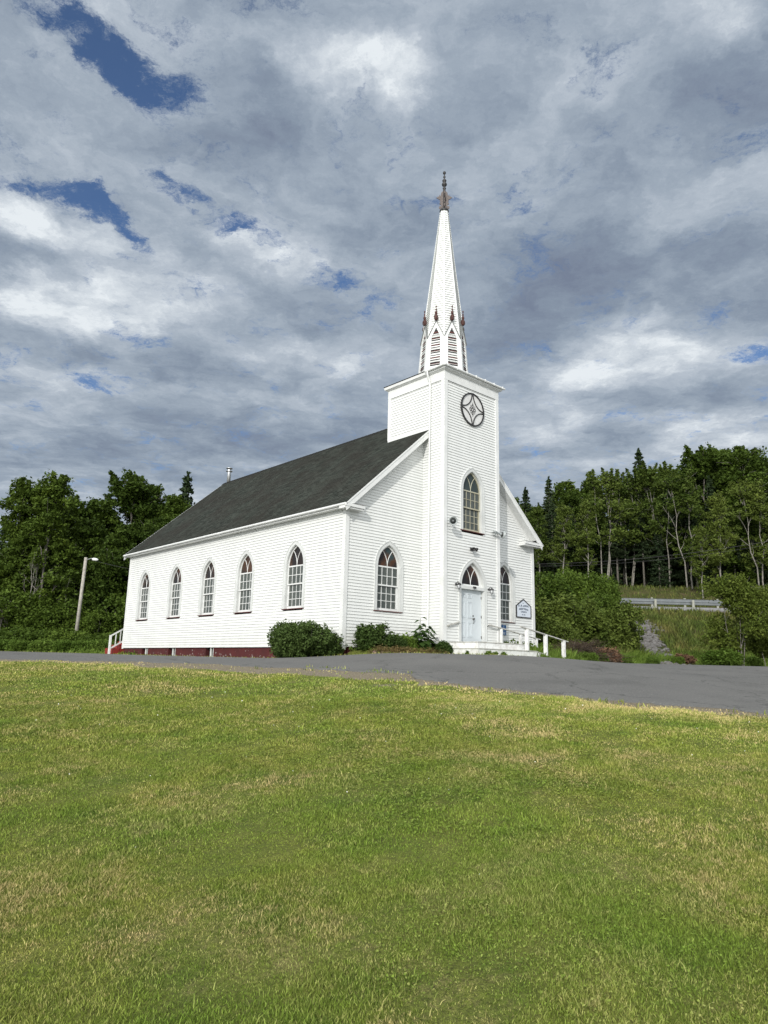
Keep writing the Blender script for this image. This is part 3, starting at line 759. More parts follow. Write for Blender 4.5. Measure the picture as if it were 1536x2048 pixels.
for (x0, x1) in ((-.565, -.30), (-.175, .09)):
    for (z0, z1) in ((.27, .86), (1.02, 1.66), (1.80, 1.98)):
        d.ring([(x0, z0), (x1, z0), (x1, z1), (x0, z1)], [(x0+.03, z0+.03), (x1-.03, z0+.03), (x1-.03, z1-.03), (x0+.03, z1-.03)], lambda p, s: (p[0], y0-(.014, 0)[s], p[1]), True)
        d.ring([(x0+.055, z0+.055), (x1-.055, z0+.055), (x1-.055, z1-.055), (x0+.055, z1-.055)], [(x0+.08, z0+.08), (x1-.08, z0+.08), (x1-.08, z1-.08), (x0+.08, z1-.08)], lambda p, s: (p[0], y0-(.009, 0)[s], p[1]), True)
d.box(.222, .655, y0+.004, y0+.05, .10, 2.12)
dr = d.build('door', MT['door'], church)
h = MB(); h.lathe([(.0, 0), (.034, .0), (.034, .012), (.02, .02), (.012, .02)], 14, (.155, y0, 1.12), (0, -1, 0)); h.lathe([(.0, 0), (.03, .0), (.03, .012), (.012, .02), (.012, .05), (.032, .055), (.036, .075), (.02, .095), (.0, .098)], 14, (.155, y0, 1.0), (0, -1, 0))
h.tube([(.155, y0-.01, .98), (.150, y0-.05, .93), (.155, y0-.05, .86), (.165, y0-.01, .82)], .010, 6)
h.build_each('handle', MT['brass'], dr, True)
for z in (.30, 1.10, 1.85):
    h = MB(); h.box(.638, .662, y0-.012, y0+.004, z-.05, z+.05); h.build('hinge', MT['brass'], dr)
th_ = MB(); th_.box(-.72, .72, TF-.10, TF+.10, .062, .098); th_.build('threshold', MT['steel'], church)
# ---- cornice of the tower
co = MB()
def sqring(z0, z1, o0, o1, inn):
    outer0 = [(-TW-o0, TF-o0), (TW+o0, TF-o0), (TW+o0, TR+o0), (-TW-o0, TR+o0)]
    outer1 = [(-TW-o1, TF-o1), (TW+o1, TF-o1), (TW+o1, TR+o1), (-TW-o1, TR+o1)]
    i0 = [(-TW+inn, TF+inn), (TW-inn, TF+inn), (TW-inn, TR-inn), (-TW+inn, TR-inn)]
    vs = [(x, y, z0) for x, y in outer0]+[(x, y, z1) for x, y in outer1]+[(x, y, z0) for x, y in i0]+[(x, y, z1) for x, y in i0]
    fs = []
    for i in range(4):
        j = (i+1) % 4; fs += [(i, j, 4+j, 4+i), (i, 8+i, 8+j, j), (4+i, 4+j, 12+j, 12+i)]
    co.add(vs, fs)
sqring(TH-.345, TH+.02, .055, .055, -.03)
sqring(TH+.022, TH+.08, .07, .16, 0)
sqring(TH+.082, TH+.19, .17, .19, 0)
co.build('cornice', MT['trim'], church)
tr2 = MB()
o1 = .20
cs_ = [(-TW-o1, TF-o1, TH+.20), (TW+o1, TF-o1, TH+.20), (TW+o1, TR+o1, TH+.20), (-TW-o1, TR+o1, TH+.20)]
cs2 = [(x, y, TH+.23) for x, y, z in cs_]
tr2.add(cs_+cs2+[(0, .47, TH+.68)], [(3, 2, 1, 0), (0, 1, 5, 4), (1, 2, 6, 5), (2, 3, 7, 6), (3, 0, 4, 7), (4, 5, 8), (5, 6, 8), (6, 7, 8), (7, 4, 8)])
tr2.build('tower_roof', MT['shingle'], church)
g = MB()
g.tube([(-TW-.235, TF-.235, TH+.185), (TW+.26, TF-.235, TH+.175)], .045, 8)
g.tube([(-TW-.235, TF-.235, TH+.185), (-TW-.235, -.30, TH+.175)], .045, 8)
for i in range(7): 
    x = -TW-.1+i*.58; g.box(x, x+.022, TF-.288, TF-.19, TH+.135, TH+.24)
g.build('tower_gutter', MT['trim'], church)
g = MB()
g.tube([(-TW-.235, -.42, TH+.16), (-TW-.235, -.42, TH+.02), (-TW-.20, -.42, TH-.10), (-TW-.10, -.42, TH-.24), (-TW-.075, -.42, TH-.4), (-TW-.075, -.42, -.05), (-TW-.10, -.46, -.2)], .04, 8)
g.build('downspout', MT['trim'], church, True)
# ---- spire
CX, CY = 0.0, .47
def Rlow(z): return 1.03+.076*(11.85-z)
Z1, R1, Z2, R2 = 13.0, .943, 19.80, .150
def Rsp(z): return R1+(R2-R1)*(z-Z1)/(Z2-Z1) if z > Z1 else Rlow(z)
sp_ = MB()
z = 11.05
c22, s22 = math.cos(math.pi/8), math.sin(math.pi/8)
def fpt(k, u, z, off, RF=Rsp):  # face k, u metres across
    a = math.pi/4*k+math.pi/8
    n = (math.cos(a), math.sin(a)); tg = (-math.sin(a), math.cos(a)); ap = RF(z)*c22+off
    return (CX+n[0]*ap+tg[0]*u, CY+n[1]*ap+tg[1]*u, z)
while z < Z2-.01:
    zt = min(z+.118, Z2)
    for k in range(8):
        h0, h1 = Rsp(z)*s22, Rsp(zt)*s22
        hl = (Rsp(z)+.040)*s22
        sp_.add([fpt(k, -h0, z, 0), fpt(k, h0, z, 0), fpt(k, -hl, z, .037), fpt(k, hl, z, .037), fpt(k, -h1, zt, 0), fpt(k, h1, zt, 0)], [(0, 1, 3, 2), (2, 3, 5, 4)])
    z = zt
spire = sp_.build('spire', MT['siding'], church)
tm = MB()
for k in range(8):
    a = math.pi/4*k
    for za, zb_ in ((11.05, 13.0), (13.0, Z2)):
        pa_, pb_ = [Vector((CX+math.cos(a)*(Rsp(q)+.004), CY+math.sin(a)*(Rsp(q)+.004), q)) for q in (za, zb_)]
        tm.tube([pa_, pb_], [.055 if za < 12 else .048, .044 if za < 12 else .026], 6)
tm.build_each('hip_trim', MT['trim'], spire)
GA, GV = 13.80, 13.06      # gablet apex / valley heights
for k in range(8):
    fr_ = MB(); hb = Rlow(11.1)*s22-.004; hv = Rlow(GV)*s22-.003
    outer = [(-hb, 11.15), (-hv, GV), (0, GA), (hv, GV), (hb, 11.15)]
    inner = [(-.245, 11.35), (-.20, GV+.02), (0, 13.52), (.20, GV+.02), (.245, 11.35)]
    fr_.ring(outer, inner, lambda p, s: fpt(k, p[0], p[1], (.060, -.05)[s], Rlow))
    fr_.prism([(-hb, 11.15), (hb, 11.15), (.245, 11.35), (-.245, 11.35)], lambda p, s: fpt(k, p[0], p[1], (.060, -.05)[s], Rlow))
    ge = fr_.build('gablet', MT['trim'], spire)
    # thin dark drip edge along the gable slopes + slopes running back
    de = MB()
    for sg in (-1, 1):
        a = fpt(k, sg*(hv+.015), GV-.02, .10, Rlow); b_ = fpt(k, 0, GA+.015, .10, Rlow)
        a2 = fpt(k, sg*(hv+.015), GV-.02, -.10, Rlow); b2 = fpt(k, 0, GA+.015, -.10, Rlow)
        up = Vector((0, 0, .022))
        vs = [Vector(q) for q in (a, b_, b2, a2)]; de.add(vs+[q+up for q in vs], [(0, 1, 2, 3), (7, 6, 5, 4), (0, 4, 5, 1), (1, 5, 6, 2), (2, 6, 7, 3), (3, 7, 4, 0)])
    de.build_each('gablet_edge', MT['driplead'], spire)
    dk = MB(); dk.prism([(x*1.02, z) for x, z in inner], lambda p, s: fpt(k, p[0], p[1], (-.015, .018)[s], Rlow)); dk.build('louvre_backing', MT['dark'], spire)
    lv = MB(); le = MB()
    z = 11.45
    while z < 13.40:
        wl = .245-.045*(z-11.35)/1.7 if z < GV+.02 else .20*(13.52-z)/(13.52-GV-.02)
        if wl > .03:
            lv.add([fpt(k, -wl, z, .022, Rlow), fpt(k, wl, z, .022, Rlow), fpt(k, wl, z+.055, .046, Rlow), fpt(k, -wl, z+.055, .046, Rlow)], [(0, 1, 2, 3)])
            w2_ = wl*.96
            if z < 13.2:
                le.add([fpt(k, -wl, z+.152, .034, Rlow), fpt(k, wl, z+.152, .034, Rlow), fpt(k, w2_, z+.184, .050, Rlow), fpt(k, -w2_, z+.184, .050, Rlow)], [(0, 1, 2, 3)])
        z += .30
    lv.build_each('louvre', MT['louvre'], spire); le.build_each('louvre_slat', MT['trim'], spire)
    fp = fpt(k, 0, GA+.03, .10, Rlow)
    fn = MB()
    fn.lathe([(.0, 0), (.05, 0), (.075, .03), (.06, .06), (.072, .10), (.068, .22), (.05, .25), (.03, .27), (.055, .30), (.065, .36), (.045, .42), (.022, .45), (.035, .50), (.035, .53), (.016, .56), (.014, .60), (.03, .63), (.034, .66), (.02, .70), (0, .71)], 10, fp)
    for q in range(4):
        a = math.pi/4*k+math.pi/8+q*math.pi/2+math.pi/4; dx, dy = math.cos(a), math.sin(a)
        fn.tube([Vector(fp)+Vector((dx*.06, dy*.06, .03)), Vector(fp)+Vector((dx*.10, dy*.10, .10)), Vector(fp)+Vector((dx*.085, dy*.085, .2)), Vector(fp)+Vector((dx*.05, dy*.05, .26))], .014, 5)
    fn.build('gablet_finial', MT['redbrown'], spire)
# ---- top finial
tf = MB()
tf.lathe([(0, 0), (.15, -.05), (.21, -.10), (.215, -.03), (.17, .05), (.10, .08), (.055, .12), (.05, 1.05), (.07, 1.08), (.035, 1.12), (.085, 1.16), (.04, 1.20), (.04, 1.24), (.10, 1.30), (.125, 1.36), (.10, 1.43), (.05, 1.48), (.09, 1.53), (.10, 1.57), (.07, 1.62), (.03, 1.66), (.028, 1.70), (.058, 1.74), (.058, 1.78), (.026, 1.82), (.025, 1.90), (.06, 1.93), (.075, 1.98), (.055, 2.04), (0, 2.06)], 14, (CX, CY, Z2-.02))
fin = tf.build('spire_finial', MT['black'], spire, True)
prof = [(.03, .06), (.12, .06), (.20, .05), (.245, .10), (.245, .17), (.20, .215), (.14, .20), (.15, .27), (.21, .29), (.225, .34), (.19, .39), (.16, .40), (.20, .45), (.21, .50), (.18, .53), (.24, .55), (.37, .64), (.30, .70), (.235, .72), (.24, .80), (.17, .74), (.155, .84), (.14, .91), (.09, .97), (.03, 1.02)]
for q in range(4):
    a = math.pi/4+q*math.pi/2; dx, dy = math.cos(a), math.sin(a)
    pl_ = MB(); pl_.prism(prof, lambda p, s: (CX+dx*p[0]-dy*(.018, -.018)[s], CY+dy*p[0]+dx*(.018, -.018)[s], Z2+p[1])); pl_.build('finial_fin', MT['oldfinial'], spire, bevel=.006)
# ---- round tracery window on the tower front
rd = MB(); cz = 9.615
def circ(r, n=40): return [(r*math.cos(2*math.pi*i/n), cz+r*math.sin(2*math.pi*i/n)) for i in range(n)]
rd.ring(circ(.715), circ(.665), f_(-.085, .0), True)
rw = rd.build('round_window', MT['black'], church)
bd = MB(); bd.prism(circ(.66), f_(-.045, -.028)); bd.build('board', MT['disc'], rw)
tr3 = MB()
for k in range(4):
    a = math.pi/4+k*math.pi/2; cx, cz2 = .955*math.cos(a), .955*math.sin(a); r0 = .64
    tr3.tube([(cx+r0*math.cos(a+math.pi+b_), TF-.055, cz+cz2+r0*math.sin(a+math.pi+b_)) for b_ in [(-.5+i/14)*math.pi*.49 for i in range(15)]], .026, 6)
tr3.build_each('tracery', MT['black'], rw)
cr = MB()
for (x, z, r) in ((0, 0, .062), (.125, 0, .055), (-.125, 0, .055), (0, .15, .05), (0, -.15, .05)):
    cr.tube([(x+r*math.cos(i/10*2*math.pi), TF-.055, cz+z+r*1.15*math.sin(i/10*2*math.pi)) for i in range(11)], .014, 5)
for (x, z) in ((.125, .08), (-.125, .08), (.125, -.08), (-.125, -.08)):
    s2 = 1 if z > 0 else -1; cr.tube([(x, TF-.055, cz+z*.8), (x+.018, TF-.055, cz+z+.05*s2), (x, TF-.055, cz+z+.11*s2)], [.016, .012, .006], 5)
for s2 in (-1, 1): cr.tube([(0, TF-.055, cz+.19*s2), (.02, TF-.055, cz+.24*s2), (0, TF-.055, cz+.31*s2)], [.02, .018, .006], 5)
cr.build('centre_ornament', MT['black'], rw)
# ---- flue
fu = MB(); fu.lathe([(0, 0), (.11, 0), (.11, 1.10), (.10, 1.16), (.0, 1.16)], 16, (.22, 19.02, 9.80)); fu.lathe([(.12, 0), (.20, .0), (.20, .035), (.10, .05)], 16, (.22, 19.02, 10.80)); fu.lathe([(0, 0), (.20, 0), (.19, .04), (0, .09)], 16, (.22, 19.02, 10.99))
fu.box(.09, .35, 18.9, 19.12, 9.2, 9.82)
fu.build('flue_pipe', MT['steel'], church, True)

# ------------------------------------------------------------------ things fixed to the church
def text_obj(s, size, mat, loc, parent, extrude=.002, sx=1, shear=0, arc=None):
    cu = bpy.data.curves.new('t', 'FONT'); cu.body = s; cu.size = size; cu.extrude = extrude; cu.align_x = 'CENTER'; cu.resolution_u = 3; cu.offset = size*.02
    o = bpy.data.objects.new('t', cu); C.objects.link(o)
    dg = bpy.context.evaluated_depsgraph_get(); me = bpy.data.meshes.new_from_object(o.evaluated_get(dg)); bpy.data.objects.remove(o)
    n = len(me.vertices); a = np.zeros(n*3, np.float32); me.vertices.foreach_get('co', a); a = a.reshape(-1, 3)
    x = a[:, 0]*sx; z = a[:, 1].copy(); y = -a[:, 2]
    if arc: z = z-arc*x*x
    me.vertices.foreach_set('co', np.stack([x+loc[0], y+loc[1], z+loc[2]], -1).ravel().astype(np.float32))
    me.materials.clear(); me.materials.append(mat)
    o = bpy.data.objects.new('lettering', me); C.objects.link(o); o.parent = parent; return o
sg = empty('church_sign', (4.78, -.03, 1.36)); tag(sg, 'white house-shaped name sign with black edge, near the right corner of the church', 'sign')
pent = [(-.54, 0), (.54, 0), (.54, .53), (-.02, .84), (-.54, .53)]; pin = [(-.505, .035), (.505, .035), (.505, .512), (-.02, .797), (-.505, .512)]
q = MB(); q.prism(pent, lambda p, s: (p[0], (-.012, 0.0)[s], p[1])); q.build('panel', MT['signwhite'], sg)
q = MB(); q.ring(pent, pin, lambda p, s: (p[0], (-.035, .004)[s], p[1]), True); q.build('border', MT['black'], sg)
text_obj('S', .12, MT['ink'], (-.36, -.014, .475), sg, sx=1, arc=0)
text_obj('T.', .095, MT['ink'], (-.295, -.014, .475), sg)
text_obj('A', .16, MT['ink'], (-.16, -.014, .475), sg)
text_obj('NDREWS', .10, MT['ink'], (.16, -.014, .50), sg, arc=.55)
text_obj('PRESBYTERIAN', .105, MT['ink'], (0, -.014, .355), sg, arc=.30, sx=.98)
text_obj('CHURCH', .10, MT['ink'], (0, -.014, .225), sg)
text_obj('EST. 1871', .065, MT['ink'], (0, -.014, .11), sg)
text_obj('~', .14, MT['ink'], (-.03, -.014, .60), sg)
bs = empty('parking_sign', (3.36, -.03, .525)); tag(bs, 'small dark blue notice on the wall below the right gable window, behind the ramp rail', 'sign')
q = MB(); q.box(-.16, .16, -.012, 0, 0, .44); q.build('panel', MT['signblue'], bs)
q = MB(); q.lathe([(.0, 0), (.022, 0), (.022, .003), (0, .003)], 12, (-.01, -.014, .385), (0, -1, 0)); q.tube([(-.01, -.015, .35), (-.01, -.015, .29), (.05, -.015, .285), (.07, -.015, .23)], .010, 5)
q.tube([(-.01+.06*math.cos(a/10*5.0+2.2), -.015, .27+.06*math.sin(a/10*5.0+2.2)) for a in range(11)], .008, 5); q.build('symbol', MT['inklight'], bs)
q = MB(); q.box(-.11, .11, -.0145, -.012, .12, .14).box(-.09, .09, -.0145, -.012, .08, .10).box(-.10, .10, -.0145, -.012, .04, .06); q.build('text_lines', MT['inklight'], bs)

def horn(loc, direc, label):
    e = empty('horn_speaker', loc); tag(e, label, 'loudspeaker'); dv = Vector(direc).normalized()
    q = MB(); q.lathe([(.05, -.22), (.055, -.20), (.055, -.02), (.045, 0), (.035, .0), (.045, .08), (.075, .15), (.125, .21), (.165, .24), (.17, .25), (.16, .25), (.12, .205), (.065, .14), (.03, .05), (.02, .05)], 20, (0, 0, 0), dv)
    q.build('horn', MT['speaker'], e, True)
    q = MB(); q.lathe([(.118, .2045), (.09, .165), (.05, .10), (.02, .06)], 20, (0, 0, 0), dv); q.build('throat', MT['speakerin'], e, True)
    q = MB(); q.lathe([(0, .10), (.022, .10), (.04, .16), (.03, .20), (0, .215)], 12, (0, 0, 0), dv); q.build('driver', MT['speaker'], e, True)
    return e
hs1 = horn((-1.40, TF-.22, 4.64), (-.62, -.75, -.12), 'round grey horn speaker facing outward left of the upper tower window')
q = MB(); q.bar((.04, .05, 0), (.10, .215, .0), .03, .03).bar((.05, .05, -.06), (.05, .05, .06), .02, .02); q.build('bracket', MT['black'], hs1)
hs2 = horn((1.42, TF-.20, 4.56), (.92, -.25, -.10), 'grey horn speaker seen from the side at the right corner of the tower')
q = MB(); q.tube([(-.05, 0, 0), (-.16, -.02, .06), (-.26, .02, .05), (-.28, .10, -.0)], .03, 8); q.tube([(-.10, .0, -.02), (-.12, .07, -.06), (-.12, .13, -.08)], .02, 6); q.build('bracket', MT['speaker'], hs2, True)
fl_ = empty('flood_light', (-.08, TF-.02, 3.74)); tag(fl_, 'black twin floodlight on the tower wall above the arched doorway', 'floodlight')
q = MB(); q.box(-.06, .06, -.04, 0, -.06, .06); q.tube([(0, -.03, 0), (0, -.10, .02)], .02, 6); q.build('base', MT['black'], fl_)
for sx, rr in ((-.08, -.3), (.10, .4)):
    q = MB(); q.lathe([(0, 0), (.035, 0), (.045, .05), (.075, .13), (.078, .16), (.06, .16), (.05, .13), (0, .12)], 14, (sx*.6, -.09, .02), Vector((rr, -.8, -.35)).normalized()); q.build('lamp_head', MT['black'], fl_, True)
def wall_lamp(loc, label):
    e = empty('wall_lamp', loc); tag(e, label, 'lamp', 'lanterns beside the door')
    q = MB(); q.lathe([(0, 0), (.05, 0), (.045, .015), (.02, .03)], 12, (0, 0, .02), (0, -1, 0)); q.tube([(0, -.02, .04), (-.0, -.10, .12), (0, -.16, .10), (0, -.16, .05)], .013, 6)
    q.lathe([(.09, -.02), (.095, 0), (.05, .05), (.015, .065), (0, .07)], 12, (0, -.16, 0)); q.build('bracket', MT['black'], e, True)
    q = MB(); q.lathe([(0, -.17), (.03, -.17), (.06, -.13), (.075, -.02), (.0, -.02)], 12, (0, -.16, 0)); q.build('globe', MT['globe'], e, True)
    q = MB()
    for k in range(6):
        a = k*math.pi/3; q.tube([(.076*math.cos(a), -.16+.076*math.sin(a), -.02), (.064*math.cos(a), -.16+.064*math.sin(a), -.12), (.02*math.cos(a), -.16+.02*math.sin(a), -.18)], .005, 4)
    q.build('cage', MT['black'], e)
    return e
wall_lamp((-.98, TF-.022, 2.24), 'black lantern lamp on the tower wall left of the door arch')
wall_lamp((.98, TF-.022, 2.20), 'black lantern lamp on the tower wall right of the door arch')
e = empty('door_light', (.05, TF-.055, 2.20)); tag(e, 'short dark hooded light on the white lintel over the front door', 'lamp')
q = MB(); q.box(-.05, .05, -.02, 0, -.03, .03); q.build('base', MT['trim'], e)
q = MB(); q.lathe([(0, 0), (.035, 0), (.04, .12), (.028, .125), (0, .11)], 12, (-.09, -.05, .02), Vector((.96, -.2, -.12)).normalized()); q.build('hood', MT['black'], e, True)
# ------------------------------------------------------------------ porch and ramp
po = empty('entrance_porch', (0, -2, -.45)); tag(po, 'white painted plank porch with low step and sloping ramp with handrails at the front door', 'porch')
def L(v): return (v[0]-0, v[1]+2, v[2]+.45)
def pbox(x0, x1, y0, y1, z0, z1): return MB().box(x0, x1, y0+2, y1+2, z0+.45, z1+.45)
q = pbox(-1.354, 1.402, -2.595, TF-.03, -.19, .025); q.build('deck_side', MT['deckwhite'], po)
q = MB()
for i in range(10):
    ya = -2.615+i*.142; q.box(-1.375, 1.42, ya+2, ya+.136+2, .027+.45, .058+.45)
q.build_each('deck_board', MT['railwood'], po)
q = pbox(-1.65, 1.77, -2.868, -2.60, -.62, -.215); q.box(-1.65, -1.358, -2.597+2, TF+2-.04, -.62+.45, -.215+.45); q.box(1.406, 1.77, -2.597+2, TF+2-.04, -.62+.45, -.215+.45)
q.build('step_side', MT['deckwhite'], po)
q = pbox(-1.672, 1.772, -2.89, -2.60, -.212, -.185); q.box(-1.672, -1.358, -2.597+2, TF+2-.04, -.212+.45, -.185+.45); q.box(1.406, 1.772, -2.597+2, TF+2-.04, -.212+.45, -.185+.45)
q.build('step_board', MT['railwood'], po)
q = MB(); q.add([L(v) for v in ((1.775, -2.868, -.215), (3.05, -2.868, -.47), (3.05, -2.868, -.62), (1.775, -2.868, -.62), (1.775, -1.3, -.215), (3.05, -1.3, -.47), (3.05, -1.3, -.62), (1.775, -1.3, -.62))], [(0, 1, 2, 3), (7, 6, 5, 4), (0, 4, 5, 1), (1, 5, 6, 2), (0, 3, 7, 4)])
q.build('ramp', MT['deckwhite'], po)
q = MB(); q.add([L(v) for v in ((1.775, -2.89, -.212), (3.08, -2.89, -.468), (3.08, -1.28, -.468), (1.775, -1.28, -.212), (1.775, -2.89, -.186), (3.08, -2.89, -.445), (3.08, -1.28, -.445), (1.775, -1.28, -.186))], [(0, 1, 2, 3), (4, 5, 6, 7), (0, 1, 5, 4), (1, 2, 6, 5), (2, 3, 7, 6), (3, 0, 4, 7)])
q.build('ramp_board', MT['railwood'], po)
def rail_z(x, a, b): return a[1]+(b[1]-a[1])*(x-a[0])/(b[0]-a[0])
ra1 = ((.847, .81), (4.19, .358)); ra2 = ((.804, .697), (3.896, .241))
q = MB(); q.bar(L((ra1[0][0], -1.30, ra1[0][1])), L((ra1[1][0], -1.30, ra1[1][1])), .10, .035); q.build('handrail', MT['railwood'], po)
q = MB(); q.bar(L((ra2[0][0], -2.868, ra2[0][1])), L((ra2[1][0], -2.868, ra2[1][1])), .10, .035); q.build('handrail', MT['railwood'], po)
for x, zb_ in ((1.61, .06), (2.85, -.6), (3.95, -.6)):
    q = MB(); q.box(x-.045, x+.045, -1.345+2, -1.255+2, zb_+.45, rail_z(x, *ra1)-.02+.45); q.build('post', MT['deckwhite'], po)
for x, zb_ in ((1.19, -.19), (2.39, -.6), (3.61, -.6)):
    q = MB(); q.box(x-.045, x+.045, -2.94+2, -2.80+2, zb_+.45, rail_z(x, *ra2)-.02+.45); q.build('post', MT['deckwhite'], po)
q = MB(); q.bar(L((-1.50, -1.25, .655)), L((-.84, -1.25, .83)), .05, .045); q.tube([L((-1.40, -1.27, .66)), L((-1.40, -1.17, .60))], .012, 6); q.tube([L((-.95, -1.27, .78)), L((-.95, -1.17, .72))], .012, 6); q.build('wall_rail', MT['railwood'], po)
q = MB(); q.tube([L((.86, -1.30, .79)), L((.86, -1.17, .72))], .014, 6); q.build_each('rail_bracket', MT['black'], po)
# ------------------------------------------------------------------ rear steps
zr = gz(-6, 19.6)
bk = empty('rear_steps', (-5.8, 19.5, zr)); tag(bk, 'red steps with white railing at the far back corner of the church', 'steps')
for i, (x0, x1, z1) in enumerate(((-5.86, -5.50, -.28), (-5.52, -5.16, -.08), (-5.18, -3.9, .12))):
    q = MB(); q.box(x0+5.8, x1+5.8-.004, 19.35-19.5, 20.5-19.5, -.12, z1-zr); q.build('step', MT['stepred'], bk)
def BL(v): return (v[0]+5.8, v[1]-19.5, v[2]-zr)
for yy_ in (19.3,):
    q = MB(); q.box(-6.09-.05+5.8, -6.09+.05+5.8, yy_-.05-19.5, yy_+.05-19.5, -.15, .414-zr); q.build('post', MT['trim'], bk)
    q = MB(); q.bar(BL((-6.06, yy_, .38)), BL((-5.0, yy_, 1.02)), .05, .07); q.bar(BL((-6.06, yy_, -.30)), BL((-5.0, yy_, .34)), .05, .07); q.build_each('rail', MT['trim'], bk)
    q = MB()
    for x in (-5.80, -5.55, -5.3): q.bar(BL((x, yy_, -.12+(x+5.8)*.6)), BL((x, yy_, .54+(x+5.8)*.6)), .04, .04, (1, 0, 0))
    q.build_each('baluster', MT['trim'], bk)


# ------------------------------------------------------------------ placing helpers (pixel column of the photo + depth -> metres)
TP = math.tan(PITCH)
def view(px, py):
    x, y = px-768, py-1024
    c, s_ = math.cos(-ROLL), math.sin(-ROLL); x, y = x*c-y*s_, x*s_+y*c
    x /= 1430.78; y /= -1430.78
    f = math.cos(PITCH)-y*math.sin(PITCH); return x/f, (math.sin(PITCH)+y*math.cos(PITCH))/f
def at(px, s, py=1300):
    a, _ = view(px, py); x, y = to_xy(s, a*s); return (x, y, gz(x, y))
def zat(px, py, s): return CAM[2]+view(px, py)[1]*s

# ------------------------------------------------------------------ lawn: one mesh of blades, thinning with distance
rng = np.random.default_rng(7)
def blades(name, s, t, z, hgt, wid, mat, lean=.45, rnd=None, label=None, two=True, quad=False):
    n = len(s); x = CAM[0]+s*UX+t*RX; y = CAM[1]+s*UY+t*RY
    a = rng.uniform(0, 2*np.pi, n); la = rng.uniform(0, 2*np.pi, n); ln_ = hgt*lean*rng.uniform(.1, 1.3, n)
    dx, dy = np.cos(a)*wid/2, np.sin(a)*wid/2; lx, ly = np.cos(la)*ln_, np.sin(la)*ln_
    p0 = np.stack([x-dx, y-dy, z], -1); p1 = np.stack([x+dx, y+dy, z], -1)
    if two:
        m0 = np.stack([x-dx*.8+lx*.35, y-dy*.8+ly*.35, z+hgt*.6], -1); m1 = np.stack([x+dx*.8+lx*.35, y+dy*.8+ly*.35, z+hgt*.6], -1)
        tp = np.stack([x+lx, y+ly, z+hgt], -1)
        co = np.stack([p0, p1, m1, m0, tp], 1).reshape(-1, 3); b = np.arange(n)*5
        tri = np.concatenate([np.stack([b, b+1, b+2], -1), np.stack([b, b+2, b+3], -1), np.stack([b+3, b+2, b+4], -1)]); k = 5
    else:
        tp = np.stack([x+lx, y+ly, z+hgt], -1)
        co = np.stack([p0, p1, tp], 1).reshape(-1, 3); tri = np.arange(n*3).reshape(-1, 3); k = 3
    me = mesh_np(name, co, tri, mat)
    r_ = rng.uniform(0, 1, n) if rnd is None else rnd
    at_ = me.attributes.new('rnd', 'FLOAT', 'POINT'); at_.data.foreach_set('value', np.repeat(r_, k).astype(np.float32))
    o = bpy.data.objects.new(name, me); C.objects.link(o); tag(o, label, 'grass', kind='stuff'); return o
def fbm(s, t, sc, seed):
    r = np.random.default_rng(seed); o = 0
    for i in range(5):
        f = sc*1.9**i; a = r.uniform(0, 6.28, 4); d = r.uniform(-1, 1, (3, 2)); d /= np.linalg.norm(d, axis=1)[:, None]
        o = o+sum(np.sin((s*d[j, 0]+t*d[j, 1])*f*(1+.13*j)+a[j]) for j in range(3))/(1.6**i)
    return o/5
def wedge(n, s0, s1, half=.66, pad=.5):
    s = np.sqrt(rng.uniform(s0*s0, s1*s1, n)); t = rng.uniform(-1, 1, n)*(s*half+pad); return s, t
LS, LT, LH, LW, LR = [], [], [], [], []
for (n, s0, s1, hm, wd) in ((420000, 2.3, 4.8, .021, .0034), (360000, 4.8, 8, .024, .0052), (300000, 8, 12, .028, .009), (240000, 12, 20.5, .032, .016), (170000, -4, 4.8, .024, .008), (130000, 4.8, 9, .026, .011), (110000, 9, 19, .032, .019)):
    if wd in (.008, .011, .019):
        s, t = rng.uniform(s0, s1, n), rng.uniform(-1, 1, n); t = np.sign(t)*np.where(np.maximum(s, 0) < 2.3, np.abs(t)*9, np.maximum(s*.66+.5, 0)+np.abs(t)*8)
    else: s, t = wedge(n, s0, s1)
    e = near_s(t)-s
    tuft = fbm(s, t, 4.5, 3); tuft2 = fbm(s, t, 1.3, 5)
    keep = (e > .02) & (rng.uniform(0, 1, n) < np.clip((e-(.2+1.25*sst(t, -8, -4.5)*(1-sst(t, .2, 1.2))+.25*sst(t, 3, 5))*.75+.35*fbm(s, t, 3.1, 77))/.6, .03, 1)*np.clip(.95+.5*tuft+.3*tuft2, .5, 1))
    for (cs, ct, rs, rt, a) in ((13.1, .2, .35, 1.0, .8), (12.5, .9, .25, .9, .8), (14.0, -1.6, .3, 1.3, .7)):
        keep &= rng.uniform(0, 1, n) > a*np.exp(-((s-cs)/rs)**2-((t-ct)/rt)**2)
    s, t, tuft, tuft2 = s[keep], t[keep], tuft[keep], tuft2[keep]
    h = hm*rng.uniform(.45, 1.25, len(s))*np.clip(1+.6*tuft+.35*tuft2, .6, 2)
    tall = rng.uniform(0, 1, len(s)) < .008*np.clip(1+2.5*fbm(s, t, .9, 9), 0, 3)
    h = np.where(tall, h*2.3, h)
    LS.append(s); LT.append(t); LH.append(h); LW.append(np.full(len(s), wd)*rng.uniform(.6, 1.5, len(s))); LR.append(rng.uniform(0, 1, len(s))+np.clip(1.0*np.exp(-np.maximum(near_s(t)-s, 0)/1.1)*(1+1.2*fbm(s, t, 1.6, 61)), 0, 2.2))
s, t = np.concatenate(LS), np.concatenate(LT)
lawn = blades('lawn_grass', s, t, ground_z(s, t)-.006, np.concatenate(LH), np.concatenate(LW), MT['blade'], .75, np.concatenate(LR), 'mown green lawn with dry straw-coloured patches sloping up to the drive')
